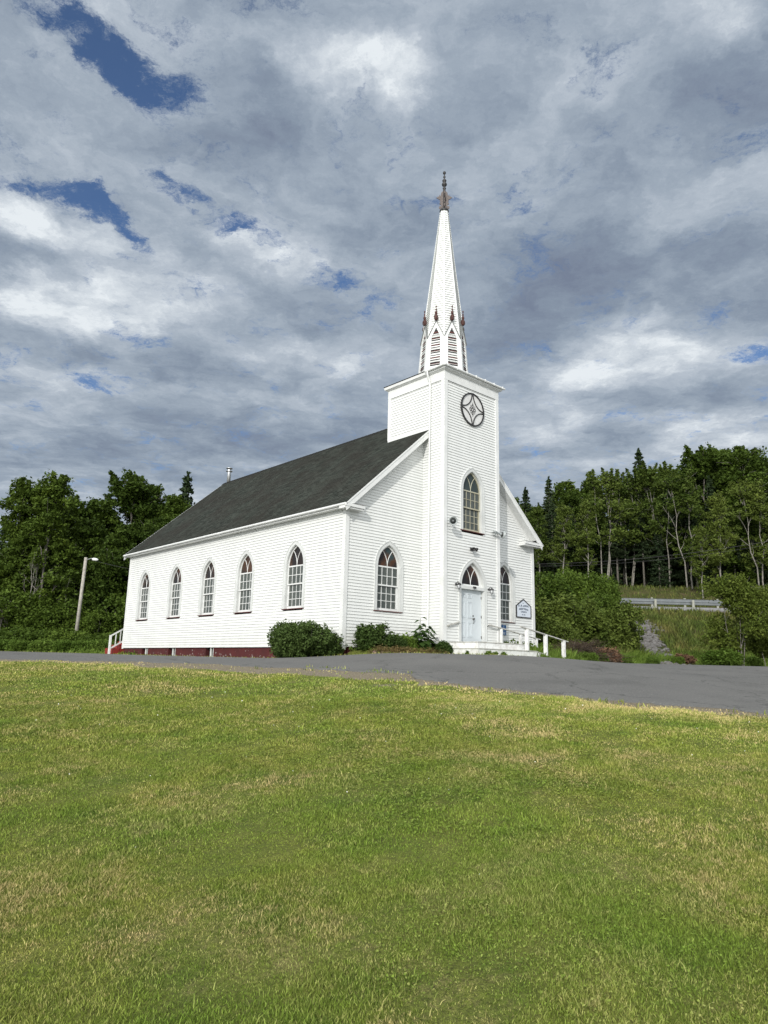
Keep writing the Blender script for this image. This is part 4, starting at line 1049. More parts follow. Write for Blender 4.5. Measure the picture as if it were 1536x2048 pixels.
# clover and broad leaves lying among the blades
def flat_leaves(name, s, t, z, size, mat, label, tilt=.5):
    n = len(s); x = CAM[0]+s*UX+t*RX; y = CAM[1]+s*UY+t*RY; a = rng.uniform(0, 6.28, n)
    ux, uy = np.cos(a)*size, np.sin(a)*size; k1 = rng.uniform(-tilt, tilt, n)*size; k2 = rng.uniform(-tilt, tilt, n)*size
    q = [np.stack([x-ux, y-uy, z-k1], -1), np.stack([x+uy*.8, y-ux*.8, z-k2], -1), np.stack([x+ux, y+uy, z+k1], -1), np.stack([x-uy*.8, y+ux*.8, z+k2], -1)]
    me = mesh_np(name, np.stack(q, 1).reshape(-1, 3), np.arange(n*4).reshape(-1, 4), mat)
    at_ = me.attributes.new('rnd', 'FLOAT', 'POINT'); at_.data.foreach_set('value', np.repeat(rng.uniform(.15, .75, n), 4).astype(np.float32))
    o = bpy.data.objects.new(name, me); C.objects.link(o); tag(o, label, 'clover', kind='stuff'); return o
s, t = wedge(150000, 2.4, 11); m_ = fbm(s, t, 1.1, 21)+.4*fbm(s, t, 4, 22)
k = (m_ > .25) & (near_s(t)-s > .6); s, t = s[k], t[k]
flat_leaves('clover', s, t, ground_z(s, t)+rng.uniform(.012, .034, len(s)), np.where(s < 5, .0055, .008)*rng.uniform(.7, 1.4, len(s)), MT['blade'], 'low clover leaves in patches through the lawn')
s, t = wedge(160, 4, 13); k = near_s(t)-s > .2; s, t = s[k], t[k]
flat_leaves('clover_flowers', s, t, ground_z(s, t)+.045, np.full(len(s), .006)*(s/7), MT['petal'], 'tiny white clover flowers dotted over the lawn', .9)
# verge strips and weeds: edge of drive along the church wall, far side of the drive, weeds in the gravel
s = rng.uniform(22, 50, 60000); t = rng.uniform(-27, 8, 60000)
k = (s > far_s(t)-.12) & (s < far_s(t)+rng.uniform(.2, 1.4, len(s)))
s, t = s[k], t[k]
s3, t3 = rng.uniform(9, 17, 9000), rng.uniform(-9, 6, 9000); e = s3-near_s(t3); k = (e > -.5) & (e < .55*np.clip(1.2-np.abs(t3+1)/4, .2, 1)) & (fbm(s3, t3, 3, 31) > .15)
s, t = np.concatenate([s, s3[k]]), np.concatenate([t, t3[k]])
blades('verge_grass', s, t, ground_z(s, t)-.01, rng.uniform(.03, .10, len(s)), np.full(len(s), .022), MT['blade'], .6, None, 'short grass fringing both edges of the drive')
# wild grass on the embankment and along its foot
s = rng.uniform(26, 80, 260000); t = rng.uniform(2, 46, 260000)
toe = np.interp(t, *TOE); k = (s > np.minimum(toe, far_s(t)+.6)-rng.uniform(0, .5, len(s))) & (np.abs(t) < s*.62+2) & ((s < 57.0) | (s > 67.2)) & (rng.uniform(0, 1, len(s)) < np.where(s < 60, 1, .16)) & (s > far_s(t)+1.6)
rk = np.hypot((s-48.5)/5.0, (t-at_t(1305)*48.5)/1.5) > 1 if 'at_t' in globals() else np.hypot((s-50)/6.5, (t-18.3)/1.3) > 1
X_ = CAM[0]+s*UX+t*RX; Y_ = CAM[1]+s*UY+t*RY
k &= rk & (fbm(s, t, .5, 41) > -.75) & ((X_ > 6.0) | (Y_ > 20)) & ((X_ > 5.0) | (Y_ > 0))
s, t = s[k], t[k]; foot = np.clip(1-(s-np.interp(t, *TOE))/6, 0, 1)
blades('wild_grass', s, t, ground_z(s, t)-.03, rng.uniform(.18, .50, len(s))*(1+.7*foot), rng.uniform(.03, .07, len(s)), MT['wildblade'], .55, None, 'tall unmown grass and weeds over the road embankment')
s = rng.uniform(38, 60, 60000); t = rng.uniform(-42, -10, 60000)
k = (s > far_s(t)+.7) & (s < far_s(t)+9) & (np.abs(t) < s*.62+2); s, t = s[k], t[k]
blades('undergrowth', s, t, ground_z(s, t)-.03, rng.uniform(.3, .8, len(s))*np.clip((s-far_s(t))/2.5, .25, 1), rng.uniform(.05, .12, len(s)), MT['fern'], .6, None, 'fresh green undergrowth between the drive and the left wood')

s = rng.uniform(28, 60, 320000); t = rng.uniform(6, 34, 320000); fs = far_s(t)
k = (s > fs-.15) & (s < fs+rng.uniform(.6, 3.2, len(s))) & (t < s*.62+2) & (rng.uniform(0, 1, len(s)) < .8+.4*fbm(s, t, 1.4, 55)); s, t = s[k], t[k]
blades('foot_weeds', s, t, ground_z(s, t)-.03, rng.uniform(.15, .55, len(s))*np.clip((s-far_s(t)+.3)/1.2, .3, 1.2)*(1+.5*fbm(s, t, 1.2, 56)), rng.uniform(.04, .09, len(s)), MT['fern'], .7, None, 'fresh green weeds along the foot of the embankment beside the drive')

# ------------------------------------------------------------------ trees
def leaf_cloud(name, centres, spread, per, size, mat, seed, up=.3, droop=0, parent=None, elong=1.0):
    r = np.random.default_rng(seed); cc = np.asarray(centres, float); n = len(cc)*per
    sp = np.asarray(spread, float)
    if sp.ndim == 0: sp = np.full((len(cc), 3), float(sp))
    c = np.repeat(cc, per, 0)+r.normal(0, 1, (n, 3))*np.repeat(sp, per, 0)*.55
    nr = r.normal(0, 1, (n, 3)); nr[:, 2] = np.abs(nr[:, 2])+up; nr /= np.linalg.norm(nr, axis=1)[:, None]
    a = r.normal(0, 1, (n, 3)); u = np.cross(nr, a); u /= np.linalg.norm(u, axis=1)[:, None]; v = np.cross(nr, u)
    sz = size*r.uniform(.55, 1.35, n)[:, None]; u = u*sz*elong; v = v*sz*.62
    co = np.stack([c-u, c-v, c+u, c+v], 1).reshape(-1, 3)
    me = mesh_np(name, co, np.arange(n*4).reshape(-1, 4), mat)
    at_ = me.attributes.new('rnd', 'FLOAT', 'POINT'); at_.data.foreach_set('value', np.repeat(np.clip(np.repeat(r.uniform(0, 1, len(cc)), per)*.6+r.uniform(0, .4, n), 0, 1), 4).astype(np.float32))
    o = bpy.data.objects.new(name, me); C.objects.link(o); o.parent = parent; return o
def wiggle(rnd, a, b, n, amt):
    a, b = Vector(a), Vector(b); pts = []
    for i in range(n+1):
        f = i/n; pts.append(a.lerp(b, f)+Vector((rnd.uniform(-1, 1), rnd.uniform(-1, 1), 0))*amt*math.sin(math.pi*f))
    return pts
PROTO_LOC = (0, 0, -500)
def broad_tree(seed, h, w, base=.25, lobes=9, per=34, size=.15, mat='leaf', bark='bark', nclu=30, multi=1, pointy=0, bare=0, lz=.085):
    rnd = random.Random(seed); r = np.random.default_rng(seed)
    root = empty('tree', PROTO_LOC); tm = MB(); lim = MB(); cents = []; spr = []
    for m_i in range(multi):
        ba = rnd.uniform(0, 6.28); br = .0 if multi == 1 else .25
        b0 = (math.cos(ba)*br, math.sin(ba)*br, -.4); lean = rnd.uniform(.02, .12)*h if multi > 1 else rnd.uniform(0, .05)*h
        top = (math.cos(ba)*(br+lean), math.sin(ba)*(br+lean), h*rnd.uniform(.80, .93))
        tr_pts = wiggle(rnd, b0, top, 7, .016*h)
        r0 = .0085*h/math.sqrt(multi)+.015; tm.tube(tr_pts, [r0*(1-.88*i/7) for i in range(8)], 7)
        for j in range(max(3, lobes//multi)):
            f = base+(1-base)*(j+.6)/max(3, lobes//multi)*.98
            k0 = min(f*.82, .97); pi_ = k0*7; i0 = int(pi_); st0 = tr_pts[i0].lerp(tr_pts[min(i0+1, 7)], pi_-i0)
            an = rnd.uniform(0, 6.28); prof_ = (math.sin(math.pi*min(1, max(.04, (f-base*.6)/(1-base*.6)))**.75)**.7)*(1-pointy*max(0, f-.4))
            rad = w*.5*prof_*rnd.uniform(.45, .95)
            lc = Vector((st0.x+math.cos(an)*rad*.75, st0.y+math.sin(an)*rad*.75, h*f-h*.05+rnd.uniform(-.3, .3)))
            lim.tube(wiggle(rnd, st0, lc, 4, .12), [r0*.38, r0*.3, r0*.22, r0*.14, r0*.06], 5)
            lr = (max(.6, w*.20*rnd.uniform(.8, 1.3)), max(.6, w*.20*rnd.uniform(.8, 1.3)), max(.55, h*lz*rnd.uniform(.8, 1.4)))
            for q in range(3): 
                e_ = lc+Vector((rnd.uniform(-1, 1)*lr[0], rnd.uniform(-1, 1)*lr[1], rnd.uniform(-.3, 1)*lr[2])); lim.tube([lc.lerp(st0, .3), lc.lerp(e_, .5), e_], [r0*.13, r0*.09, .006], 4)
            if rnd.random() < bare: continue
            nn_ = nclu; d = r.normal(0, 1, (nn_, 3)); d /= np.linalg.norm(d, axis=1)[:, None]; rr = r.uniform(.35, 1.0, (nn_, 1))**.6
            p = np.array(lc)+d*rr*np.array(lr); cents.append(p); spr.append(np.full((nn_, 3), 1.)*r.uniform(.22, .42, (nn_, 1))*np.array([1, 1, .7]))
        # leading shoots make the ragged top
        for q in range(5):
            a = rnd.uniform(0, 6.28); rr = rnd.uniform(0, .22)*w*(1-pointy*.6); zt = h*rnd.uniform(.9, 1.0)
            e_ = Vector((top[0]+math.cos(a)*rr, top[1]+math.sin(a)*rr, zt)); lim.tube([Vector(top)-Vector((0, 0, h*.1)), e_], [.03, .008], 4)
            zz = np.linspace(.35, 1, 7)[:, None]; p = np.array(Vector(top)-Vector((0, 0, h*.1)))*(1-zz)+np.array(e_)*zz; cents.append(p); spr.append(np.tile([.22, .22, .25], (7, 1))*np.linspace(1.3, .5, 7)[:, None])
    tm.build('trunk', MT[bark], root, True); lim.build('limbs', MT[bark], root, True)
    leaf_cloud('crown', np.concatenate(cents), np.concatenate(spr), per, size, MT[mat], seed, .35, 0, root)
    return root
def spruce_tree(seed, h, w, base=.12, mat='needle', dens=1.0):
    rnd = random.Random(seed); r = np.random.default_rng(seed)
    root = empty('spruce_tree', PROTO_LOC); tm = MB(); tm.tube([(0, 0, -.4), (0, 0, h*.5), (0, 0, h)], [.014*h, .009*h, .01], 7); tm.build('trunk', MT['bark'], root, True)
    lb = MB(); cents = []; spr = []; nw = int(h*2.3*dens)
    for i in range(nw):
        f = i/nw; z = h*(base+(1-base)*f)*.995; rad = w*.5*(1-f)**.82*rnd.uniform(.72, 1.12)+.10
        for k in range(rnd.randint(6, 8)):
            a = rnd.uniform(0, 6.28); rr = rad*rnd.uniform(.6, 1.1); e_ = Vector((math.cos(a)*rr, math.sin(a)*rr, z-rr*.22+.04*rr*rr)); lb.tube([(0, 0, z), e_], [.02, .006], 3, False)
            m = max(2, int(rr/.22)); u = np.linspace(.25, 1, m)[:, None]; p = np.array([0, 0, z])*(1-u)+np.array(e_)*u; cents.append(p); spr.append(np.tile([.16, .16, .10], (m, 1))*(1.5-u*.7))
    cents.append(np.array([[0, 0, h*q] for q in np.linspace(.93, 1.0, 8)])); spr.append(np.tile([.07, .07, .08], (8, 1)))
    lb.build('branches', MT['bark'], root)
    leaf_cloud('crown', np.concatenate(cents), np.concatenate(spr), 9, .13, MT[mat], seed, .1, 0, root, 1.25)
    return root
def bush(seed, w, h, mat='shrub', per=30, nclu=150, size=.07, name='bush', flat=.6, stems=9, spread=.13, lump=5):
    rnd = random.Random(seed); r = np.random.default_rng(seed); root = empty(name, PROTO_LOC); sb = MB(); cents = []
    lumps = [(0, 0, h*.30, w*.47, h*.66), (0, 0, h*.5, w*.38, h*.48)]+[(math.cos(a)*w*.27, math.sin(a)*w*.27, h*rnd.uniform(.30, .55), w*rnd.uniform(.2, .3), h*rnd.uniform(.35, .5)) for a in [rnd.uniform(0, 6.28) for _ in range(lump)]]
    for (x, y, z, rx, rz_) in lumps:
        n = nclu*2//len(lumps); d = r.normal(0, 1, (n, 3)); d /= np.linalg.norm(d, axis=1)[:, None]; d *= r.uniform(.5, 1.06, (n, 1))**.5
        p = np.array([x, y, z])+d*np.array([rx, rx, rz_]); cents.append(p[p[:, 2] > .02])
        for q in range(max(2, stems//len(lumps))): sb.tube(wiggle(rnd, (x*.3+rnd.uniform(-.1, .1), y*.3+rnd.uniform(-.1, .1), -.15), (x+rnd.uniform(-.7, .7)*rx, y+rnd.uniform(-.7, .7)*rx, z+rz_*rnd.uniform(.2, .95)), 4, .08*h), [.014*h+.006, .012*h+.004, .009*h+.002, .006*h, .003], 5)
    sb.build('stems', MT['bark'], root, True)
    leaf_cloud('foliage', np.concatenate(cents), spread, per, size, MT[mat], seed, .4, 0, root)
    return root
protos = {
 'oakish': broad_tree(11, 12, 7.5, .18, 15, 44, .125, nclu=32),
 'tall': broad_tree(12, 13, 5.5, .15, 15, 44, .12, nclu=30, pointy=.7),
 'round': broad_tree(13, 11, 7, .22, 14, 46, .125, nclu=34),
 'pale': broad_tree(14, 12, 6.5, .35, 11, 22, .14, 'leafpale', 'birch', nclu=22, multi=3, bare=.15),
 'birch': broad_tree(15, 13, 5.6, .30, 12, 24, .14, 'leafpale', 'birch', nclu=24, multi=2),
 'birch1': broad_tree(16, 13, 4.6, .34, 12, 26, .13, 'leafpale', 'birch', nclu=24, multi=1, pointy=.3),
 'alder': broad_tree(17, 8, 5.2, .16, 18, 30, .11, 'leaf', 'bark', nclu=30, multi=3, lz=.15),
 'spruce': spruce_tree(21, 14, 4.4, .10), 'spruce2': spruce_tree(22, 12, 3.6, .06, dens=1.15), 'highspruce': spruce_tree(23, 14, 3.6, .38),
 'young': broad_tree(19, 6, 4.6, .24, 20, 34, .085, 'leafbright', 'bark', nclu=28, multi=5, lz=.14),
 'deadbirch': broad_tree(18, 8, 3.5, .3, 7, 8, .10, 'leaf', 'birch', nclu=8, multi=3, bare=.7),
}
PH = dict(oakish=12, tall=13, round=11, pale=12, birch=13, birch1=13, alder=8, spruce=14, spruce2=12, highspruce=14, deadbirch=8, young=6)
used = set()
def plant(kind, px, s, top, label, cat, group, name=None, rz=None, wide=1.0, lean=0, sink=0):
    x, y, z = at(px, s, 1250)
    hgt = zat(px, top, s)-z; sc = hgt/(PH[kind]*.985)
    src = protos[kind]
    o = copy_thing(src, (x, y, z-sink), rz if rz is not None else random.Random(px*7+int(s*3)).uniform(0, 6.28), (sc*wide, sc*wide, sc))
    if lean: o.rotation_euler[1] = lean
    o.name = name or ('spruce_tree' if 'spruce' in kind else 'birch_tree' if kind in ('birch', 'birch1', 'deadbirch', 'pale') else 'broadleaf_tree')
    tag(o, label, cat, group); return o
LG, RG = 'trees of the left wood', 'trees above the highway'
F = [
 ('tall', 8, 54, 958, 'leafy tree cut by the left frame edge, tall pointed crown'), ('tall', 70, 52, 946, 'tallest pointed broadleaf tree at the far left of the photo'),
 ('oakish', 40, 55, 1025, 'dense broadleaf tree in front of the tall pointed pair on the far left'), ('tall', 118, 58, 990, 'loose crowned tree just right of the tall pointed tree'),
 ('round', 150, 56, 1045, 'low round tree directly behind the leaning pole'), ('round', 195, 60, 1005, 'round tree left of the broad twin-topped tree'),
 ('oakish', 246, 62, 954, 'broad twin-topped dark tree left of the lone spruce behind the church roof'), ('round', 290, 64, 975, 'tree crown between the broad dark tree and the spruce by the roof'),
 ('spruce2', 351, 66, 951, 'lone narrow spruce standing above the left end of the church roof'), ('tall', 322, 60, 992, 'pale-tipped tree just left of the lone spruce by the roof'),
 ('round', 225, 56, 1050, 'bright green tree between pole and church corner'), ('oakish', 300, 58, 1035, 'broadleaf tree rising behind the far eave of the church'), ('alder', 95, 54, 1100, 'bushy alder below the tall pointed trees'),
 ('alder', 205, 54, 1110, 'bushy alder beside the far corner of the church'), ('alder', 10, 53.5, 1110, 'bushy alder low at the left frame edge'), ('deadbirch', 58, 51, 1095, 'thin grey half-bare birch in front of the left wood'), ('deadbirch', 132, 51.5, 1150, 'leaning bare grey stems left of the pole'),
]
for kind, px, s_, top, lab in F: plant(kind, px, s_, top, lab, 'tree', LG)
F = [
 ('spruce2', 1056, 84, 979, 'small spruce tip just right of the church gable'), ('spruce', 1105, 82, 958, 'second spruce from the church, tapering above the broadleaves'),
 ('round', 1035, 80, 998, 'broadleaf crown touching the church gable slope'), ('birch1', 1082, 76, 1010, 'slim white-stemmed birch nearest the church'),
 ('birch1', 1130, 74, 1008, 'white leaning birch with bright leaves left of the big bush'), ('oakish', 1160, 82, 985, 'broad tree between the second spruce and the feathery tree'),
 ('pale', 1215, 76, 938, 'feathery wide crown on several grey stems over the guardrail bush'), ('birch1', 1180, 74, 1000, 'slender birch with curved white trunk above the big bush'),
 ('spruce', 1296, 84, 903, 'tallest dark spruce rising above the right-hand trees'), ('pale', 1262, 80, 940, 'pale thin crown just left of the tallest spruce'),
 ('pale', 1342, 78, 932, 'pale airy tree just right of the tallest spruce'), ('birch', 1385, 74, 940, 'pale tree with forked white trunks above the guardrail end'),
 ('oakish', 1425, 82, 903, 'dense dark rounded tree right of the pale forked birch'), ('round', 1475, 84, 905, 'dense round tree second from the right frame edge'),
 ('oakish', 1515, 80, 893, 'tall dense tree at the right frame edge'), ('birch1', 1450, 72, 985, 'thin birch with bowed white stem near the right bush'),
 ('birch', 1530, 73, 960, 'white trunks leaning out of the right frame edge'), ('highspruce', 1240, 78, 1010, 'spruce with bare lower trunk behind the feathery tree'),
 ('spruce2', 1325, 76, 1035, 'young spruce under the pale airy tree'), ('highspruce', 1400, 78, 1000, 'spruce between the forked birch trunks'), ('birch1', 1410, 71, 1050, 'leaning white birch trunk above the right end of the guardrail'),
 ('round', 1150, 92, 965, 'distant round crown behind the second spruce'), ('tall', 1185, 88, 962, 'pointed crown left of the feathery tree'),
]
for kind, px, s_, top, lab in F: plant(kind, px, s_, top, lab, 'tree', RG)
rr_ = random.Random(5)
for i in range(34):
    px = 1020+i*17+rr_.uniform(-8, 8); s_ = rr_.uniform(78, 96)
    plant(rr_.choice(['highspruce', 'highspruce', 'spruce', 'spruce2']), px, s_, 1035-(px-1020)*.12+rr_.uniform(-30, 45), 'dark spruce packed in the shady depth of the wood above the highway', 'tree', 'spruces in the shade of the wood')
for i in range(22):
    px = -30+i*18+rr_.uniform(-8, 8); s_ = rr_.uniform(60, 74)
    plant(rr_.choice(['oakish', 'round', 'spruce2', 'alder']), px, s_, 1075+rr_.uniform(-30, 50), 'dark tree filling the shady depth of the left wood', 'tree', 'trees in the depth of the left wood')
for i in range(20):
    px = 1030+i*27+rr_.uniform(-9, 9); s_ = rr_.uniform(86, 96)
    plant(rr_.choice(['oakish', 'round', 'tall', 'pale']), px, s_, 1000-(px-1030)*.17+rr_.uniform(-8, 30), 'crown filling the second row of the wood above the highway', 'tree', 'second row of trees above the highway', wide=1.15)
for i in range(14):
    px = -560+i*32; plant(rr_.choice(['oakish', 'round', 'tall']), px, rr_.uniform(54, 64), 1000+rr_.uniform(-30, 50), 'tree of the left wood beyond the left frame edge', 'tree', 'trees beyond the left frame edge')
    px = 1640+i*34; plant(rr_.choice(['oakish', 'birch', 'tall', 'spruce']), px, rr_.uniform(76, 90), 930+rr_.uniform(-40, 40), 'tree of the highway wood beyond the right frame edge', 'tree', 'trees beyond the right frame edge')
# the big bush mass on the embankment and the near scrub
bp = {'a': bush(31, 5.0, 4.6, 'leafmid', 28, 290, .12, spread=.30, lump=7), 'b': bush(32, 4.2, 3.2, 'leafpale', 34, 260, .11, spread=.28, lump=6), 'c': bush(33, 3.0, 1.6, 'fern', 30, 200, .09, spread=.22, lump=6),
      'hedge': bush(34, 3.2, 1.7, 'leafmid', 30, 200, .09, spread=.2, lump=5)}
BHT = dict(a=4.6, b=3.2, c=1.6, hedge=1.7)
def put_bush(kind, px, s, top, label, group, wide=1, name='bush', cat='bush'):
    x, y, z = at(px, s, 1250); sc = max(.3, (zat(px, top, s)-z)/(BHT[kind]*1.0))
    o = copy_thing(bp[kind], (x, y, z-.05), random.Random(int(px*3+s)).uniform(0, 6.28), (sc*wide, sc*wide, sc)); o.name = name
    tag(o, label, cat, group); return o
SB = 'bushes on the road embankment'
for k_, px, s_, top, lab, wd in (
 ('a', 1090, 47, 1142, 'tall bush right behind the church right corner', .9), ('a', 1135, 50, 1136, 'high leafy bush below the white leaning birch', .8), ('a', 1185, 51, 1142, 'broad green bush at the middle of the embankment thicket', .85),
 ('a', 1212, 52, 1148, 'rightmost tall bush beside the end of the visible guardrail', .8), ('b', 1090, 42, 1195, 'pale shrub beside the sign corner of the church', 1), ('b', 1150, 43, 1190, 'pale green shrub above the dead brush', 1),
 ('a', 1195, 46, 1180, 'dark dense shrub left of the rock pile', .75), ('b', 1228, 46, 1205, 'shrub hanging over the top of the rock pile', .8), ('b', 1115, 39, 1235, 'low dark shrub behind the ramp rails', .9),
 ('c', 1176, 32.6, 1303, 'low leafy weeds at the foot of the dead brush', 1), ('c', 1078, 34, 1285, 'leafy weeds between ramp rail and embankment', .9), ('b', 1062, 44, 1200, 'shrub half hidden by the church right wall', 1)):
    put_bush(k_, px, s_, top, lab, SB, wd)
o = plant('young', 1472, 40, 1157, 'young leafy tree with thin stems and yellow tips in front of the guardrail, right edge', 'tree', None, 'young_tree', wide=1.0)
o = plant('young', 1532, 42, 1180, 'second young tree crossing the right frame edge beside the yellow-tipped one', 'tree', None, 'young_tree', wide=1.0)
put_bush('c', 1440, 40, 1298, 'silvery low weeds at the foot of the young leafy tree', None, 1.2)
for i, px in enumerate((1195, 1245, 1300, 1352, 1402, 1500, 1545)):
    put_bush('c', px, [34.5, 38, 41.5, 45.5, 48, 49.5, 51.5][i], [1306, 1308, 1312, 1312, 1316, 1312, 1318][i], 'clump of fresh weeds at the foot of the embankment, ' + ['nearest the ramp', 'second from the ramp', 'below the rock pile', 'right of the rock pile', 'left of the young tree', 'right of the young tree', 'at the right frame edge'][i], 'weed clumps along the far drive edge', .9)
LH_ = 'shrubs along the far side of the drive'
for i, (px, s_, top, lab) in enumerate(((-15, 47, 1262, 'cut by the left frame edge'), (22, 47.5, 1258, 'second from the left frame edge'), (60, 46.5, 1254, 'third from the left frame edge'), (98, 47.5, 1258, 'fourth from the left frame edge'),
  (132, 46.5, 1256, 'just left of the leaning pole'), (165, 47, 1262, 'just right of the leaning pole'), (198, 46.5, 1268, 'beside the rear steps'), (235, 48, 1262, 'behind the rear steps'))):
    put_bush('hedge', px, s_, top, 'green shrub of the roadside row, '+lab, LH_, 1.05)
for i, (px, s_) in enumerate(((5, 44.6), (48, 44.2), (92, 43.8), (138, 43.6), (180, 43.4), (208, 43.4))):
    put_bush('c', px, s_, 1279, 'low fresh green clump edging the drive, '+['at the left frame edge', 'second from the left', 'third from the left', 'fourth from the left', 'below the leaning pole', 'nearest the rear steps'][i], 'low clumps edging the far drive', 1.1)
for i, (px, s_, top) in enumerate(((20, 50.5, 1175), (75, 51, 1205), (112, 51.5, 1190), (190, 51.5, 1215), (232, 53, 1185))):
    put_bush('a', px, s_, top, 'dark thicket bush under the left wood, '+['at the left frame edge', 'second from the left', 'left of the pole', 'right of the pole', 'by the church corner'][i], 'thicket bushes under the left wood', 1.0)
# ------------------------------------------------------------------ planting at the church
x, y = -6.62, .70
b0 = bush(41, 2.45, 1.28, 'shrub', 34, 700, .042, 'juniper_bush', spread=.10, lump=8); b0.location = (x, y, gz(x, y)-.03); tag(b0, 'big rounded dark green bush at the front left corner of the church', 'bush')
bx = [((-4.75, -.75), 51, 1.35, .92, 'shrub', .04, 'upright leafy shrub under the left gable window'), ((-3.70, -.72), 52, .95, .62, 'shrub', .03, 'dark shrub between the upright leafy shrub and the large-leaved plant'),
      ((-3.15, -.62), 53, .8, .60, 'fern', .045, 'yellow-green shrub just left of the large-leaved plant'), ((-1.95, -1.45), 54, .50, .42, 'shrub', .03, 'smallest dark shrub at the left end of the porch step')]
for (p, sd_, w_, h_, mt_, sz, lab) in bx:
    o = bush(sd_, w_, h_, mt_, 28, 230, sz*1.1, 'shrub', spread=.09, lump=5); o.location = (p[0], p[1], -.42); tag(o, lab, 'shrub', 'shrubs of the flower bed')
# large-leaved plant
lp = empty('large_leaved_plant', (-2.35, -.75, -.42)); tag(lp, 'tall plant with big drooping leaves beside the tower wall', 'plant')
rnd = random.Random(3); q = MB(); lf = MB()
for k_ in range(14):
    a = rnd.uniform(0, 6.28); hh_ = (1.30 if k_ == 0 else rnd.uniform(.6, 1.0)); r_ = (.05 if k_ == 0 else rnd.uniform(.15, .42)); tip = Vector((math.cos(a)*r_-.05, math.sin(a)*r_, hh_)); pts = wiggle(rnd, (0, 0, -.05), tip, 5, .05); q.tube(pts, [.016, .014, .012, .010, .008, .005], 6)
    for j in range(9):
        f = .3+.7*j/8; c_ = pts[0].lerp(tip, f); b_ = rnd.uniform(0, 6.28); l_ = rnd.uniform(.20, .36)*(1.15-f*.5); d_ = Vector((math.cos(b_), math.sin(b_), 0)); sd_ = Vector((-d_.y, d_.x, 0))
        s0 = c_+d_*l_*.25+Vector((0, 0, .03)); vs = [s0, s0+d_*l_*.5+sd_*l_*.42-Vector((0, 0, .02)), s0+d_*l_*.5+Vector((0, 0, .03)), s0+d_*l_*.5-sd_*l_*.42-Vector((0, 0, .02)), s0+d_*l_*1.15-Vector((0, 0, l_*.45))]
        lf.add(vs, [(0, 1, 2), (0, 2, 3), (1, 4, 2), (2, 4, 3)]); q.tube([c_, s0], [.005, .004], 4)
q.build('stem', MT['shrub'], lp, True); lf.build('leaves', MT['shrub'], lp)
# edging stones, dry creeper, soil
bed = MB(); rnd = random.Random(8)
grid_pts = []
nx, ny = 36, 12
for j in range(ny+1):
    for i in range(nx+1):
        X = -5.45+i*(3.6/nx); Y = -1.55+j*(1.53/ny); ed = min(i/3, (nx-i)/3, j/2.0, 1)
        bed.v.append((X, Y+.06*math.sin(i*.9), -.62+.24*min(1, ed)+.025*math.sin(i*1.7)*math.cos(j*2.1)))
for j in range(ny):
    for i in range(nx):
        a = j*(nx+1)+i; bed.f.append((a, a+1, a+nx+2, a+nx+1))
o = bed.build('flower_bed_soil', MT['ground']); tag(o, kind='structure')
ed = empty('bed_edging', (-3.6, -1.5, -.5)); tag(ed, 'low brown stone edging of the flower bed in front of the left gable window', 'edging')
for i in range(13):
    q = MB(); w_ = rnd.uniform(.10, .14); q.lathe([(0, -.08), (.075, -.07), (.10, -.0), (.085, .06), (.05, .085), (0, .09)], 7, (-1.7+i*.28, rnd.uniform(-.03, .03), .02), (rnd.uniform(-.2, .2), rnd.uniform(-.2, .2), 1)); o = q.build('edging_stone', MT['stone'], ed); 
cc = np.stack([rng.uniform(-5.3, -1.9, 240), -1.42+rng.normal(0, .16, 240), -.40+rng.uniform(-.06, .10, 240)], -1); cc = cc[(cc[:, 0] < -3.7) | (rng.uniform(0, 1, 240) < .45)]
o = leaf_cloud('dry_creeper', cc, .09, 40, .022, MT['drymoss'], 77); tag(o, 'dry yellow-brown creeper trailing over the bed edging', 'ground cover', kind='stuff')
cc = np.stack([rng.uniform(-5.3, -1.8, 160), rng.uniform(-1.3, -.1, 160), np.full(160, -.36)+rng.uniform(-.05, .08, 160)], -1)
o = leaf_cloud('bed_weeds', cc, .09, 26, .03, MT['fern'], 78); tag(o, 'low green weeds filling the flower bed', 'ground cover', kind='stuff')
# small leafy plant seen through the ramp rails
o = bush(61, 2.0, .75, 'fern', 24, 130, .05, 'shrub', spread=.11); o.location = (3.3, -.55, -.47); tag(o, 'low green shrub behind the ramp rails below the dark blue notice', 'shrub')
o = bush(62, 1.2, .55, 'fern', 24, 90, .05, 'shrub', spread=.10); o.location = (5.0, -.55, -.47); tag(o, 'low leafy shrub at the right corner of the church behind the ramp', 'shrub')
for i, (X, Y) in enumerate(((-1.25, -3.0), (-.9, -3.02), (-.35, -2.98), (-1.62, -2.4))):
    o = bush(70+i, .22, .16, 'fern', 14, 20, .025, 'weed', spread=.04, stems=3, lump=2); o.location = (X, Y, gz(X, Y)-.01); tag(o, 'small weed at the foot of the porch step, '+['left', 'middle', 'right', 'round the side'][i], 'weed', 'weeds at the foot of the porch')
# ------------------------------------------------------------------ pole, wires, guardrails, rocks, brush
px_, py_, pz_ = at(153, 48, 1253)
ztop = zat(172, 1115, 48); tx, ty = to_xy(48, view(172, 1115)[0]*48)
bx_, by_ = to_xy(48, view(150, 1285)[0]*48)
pl = empty('utility_pole', (bx_, by_, gz(bx_, by_))); tag(pl, 'leaning grey wooden pole with a small street light, in front of the left wood', 'pole')
dx, dy, dh = tx-bx_, ty-by_, ztop-gz(bx_, by_)
q = MB(); q.tube([(-dx*.05, -dy*.05, -dh*.05), (dx*.5, dy*.5, dh*.5), (dx, dy, dh)], [.125, .112, .10], 10); q.build('pole', MT['wood'], pl, True)
q = MB(); q.tube([(dx*.98, dy*.98, dh*.97), (dx+.35*RX, dy+.35*RY, dh-.05), (dx+.62*RX, dy+.62*RY, dh-.12)], .025, 6); q.build('arm', MT['steel'], pl)
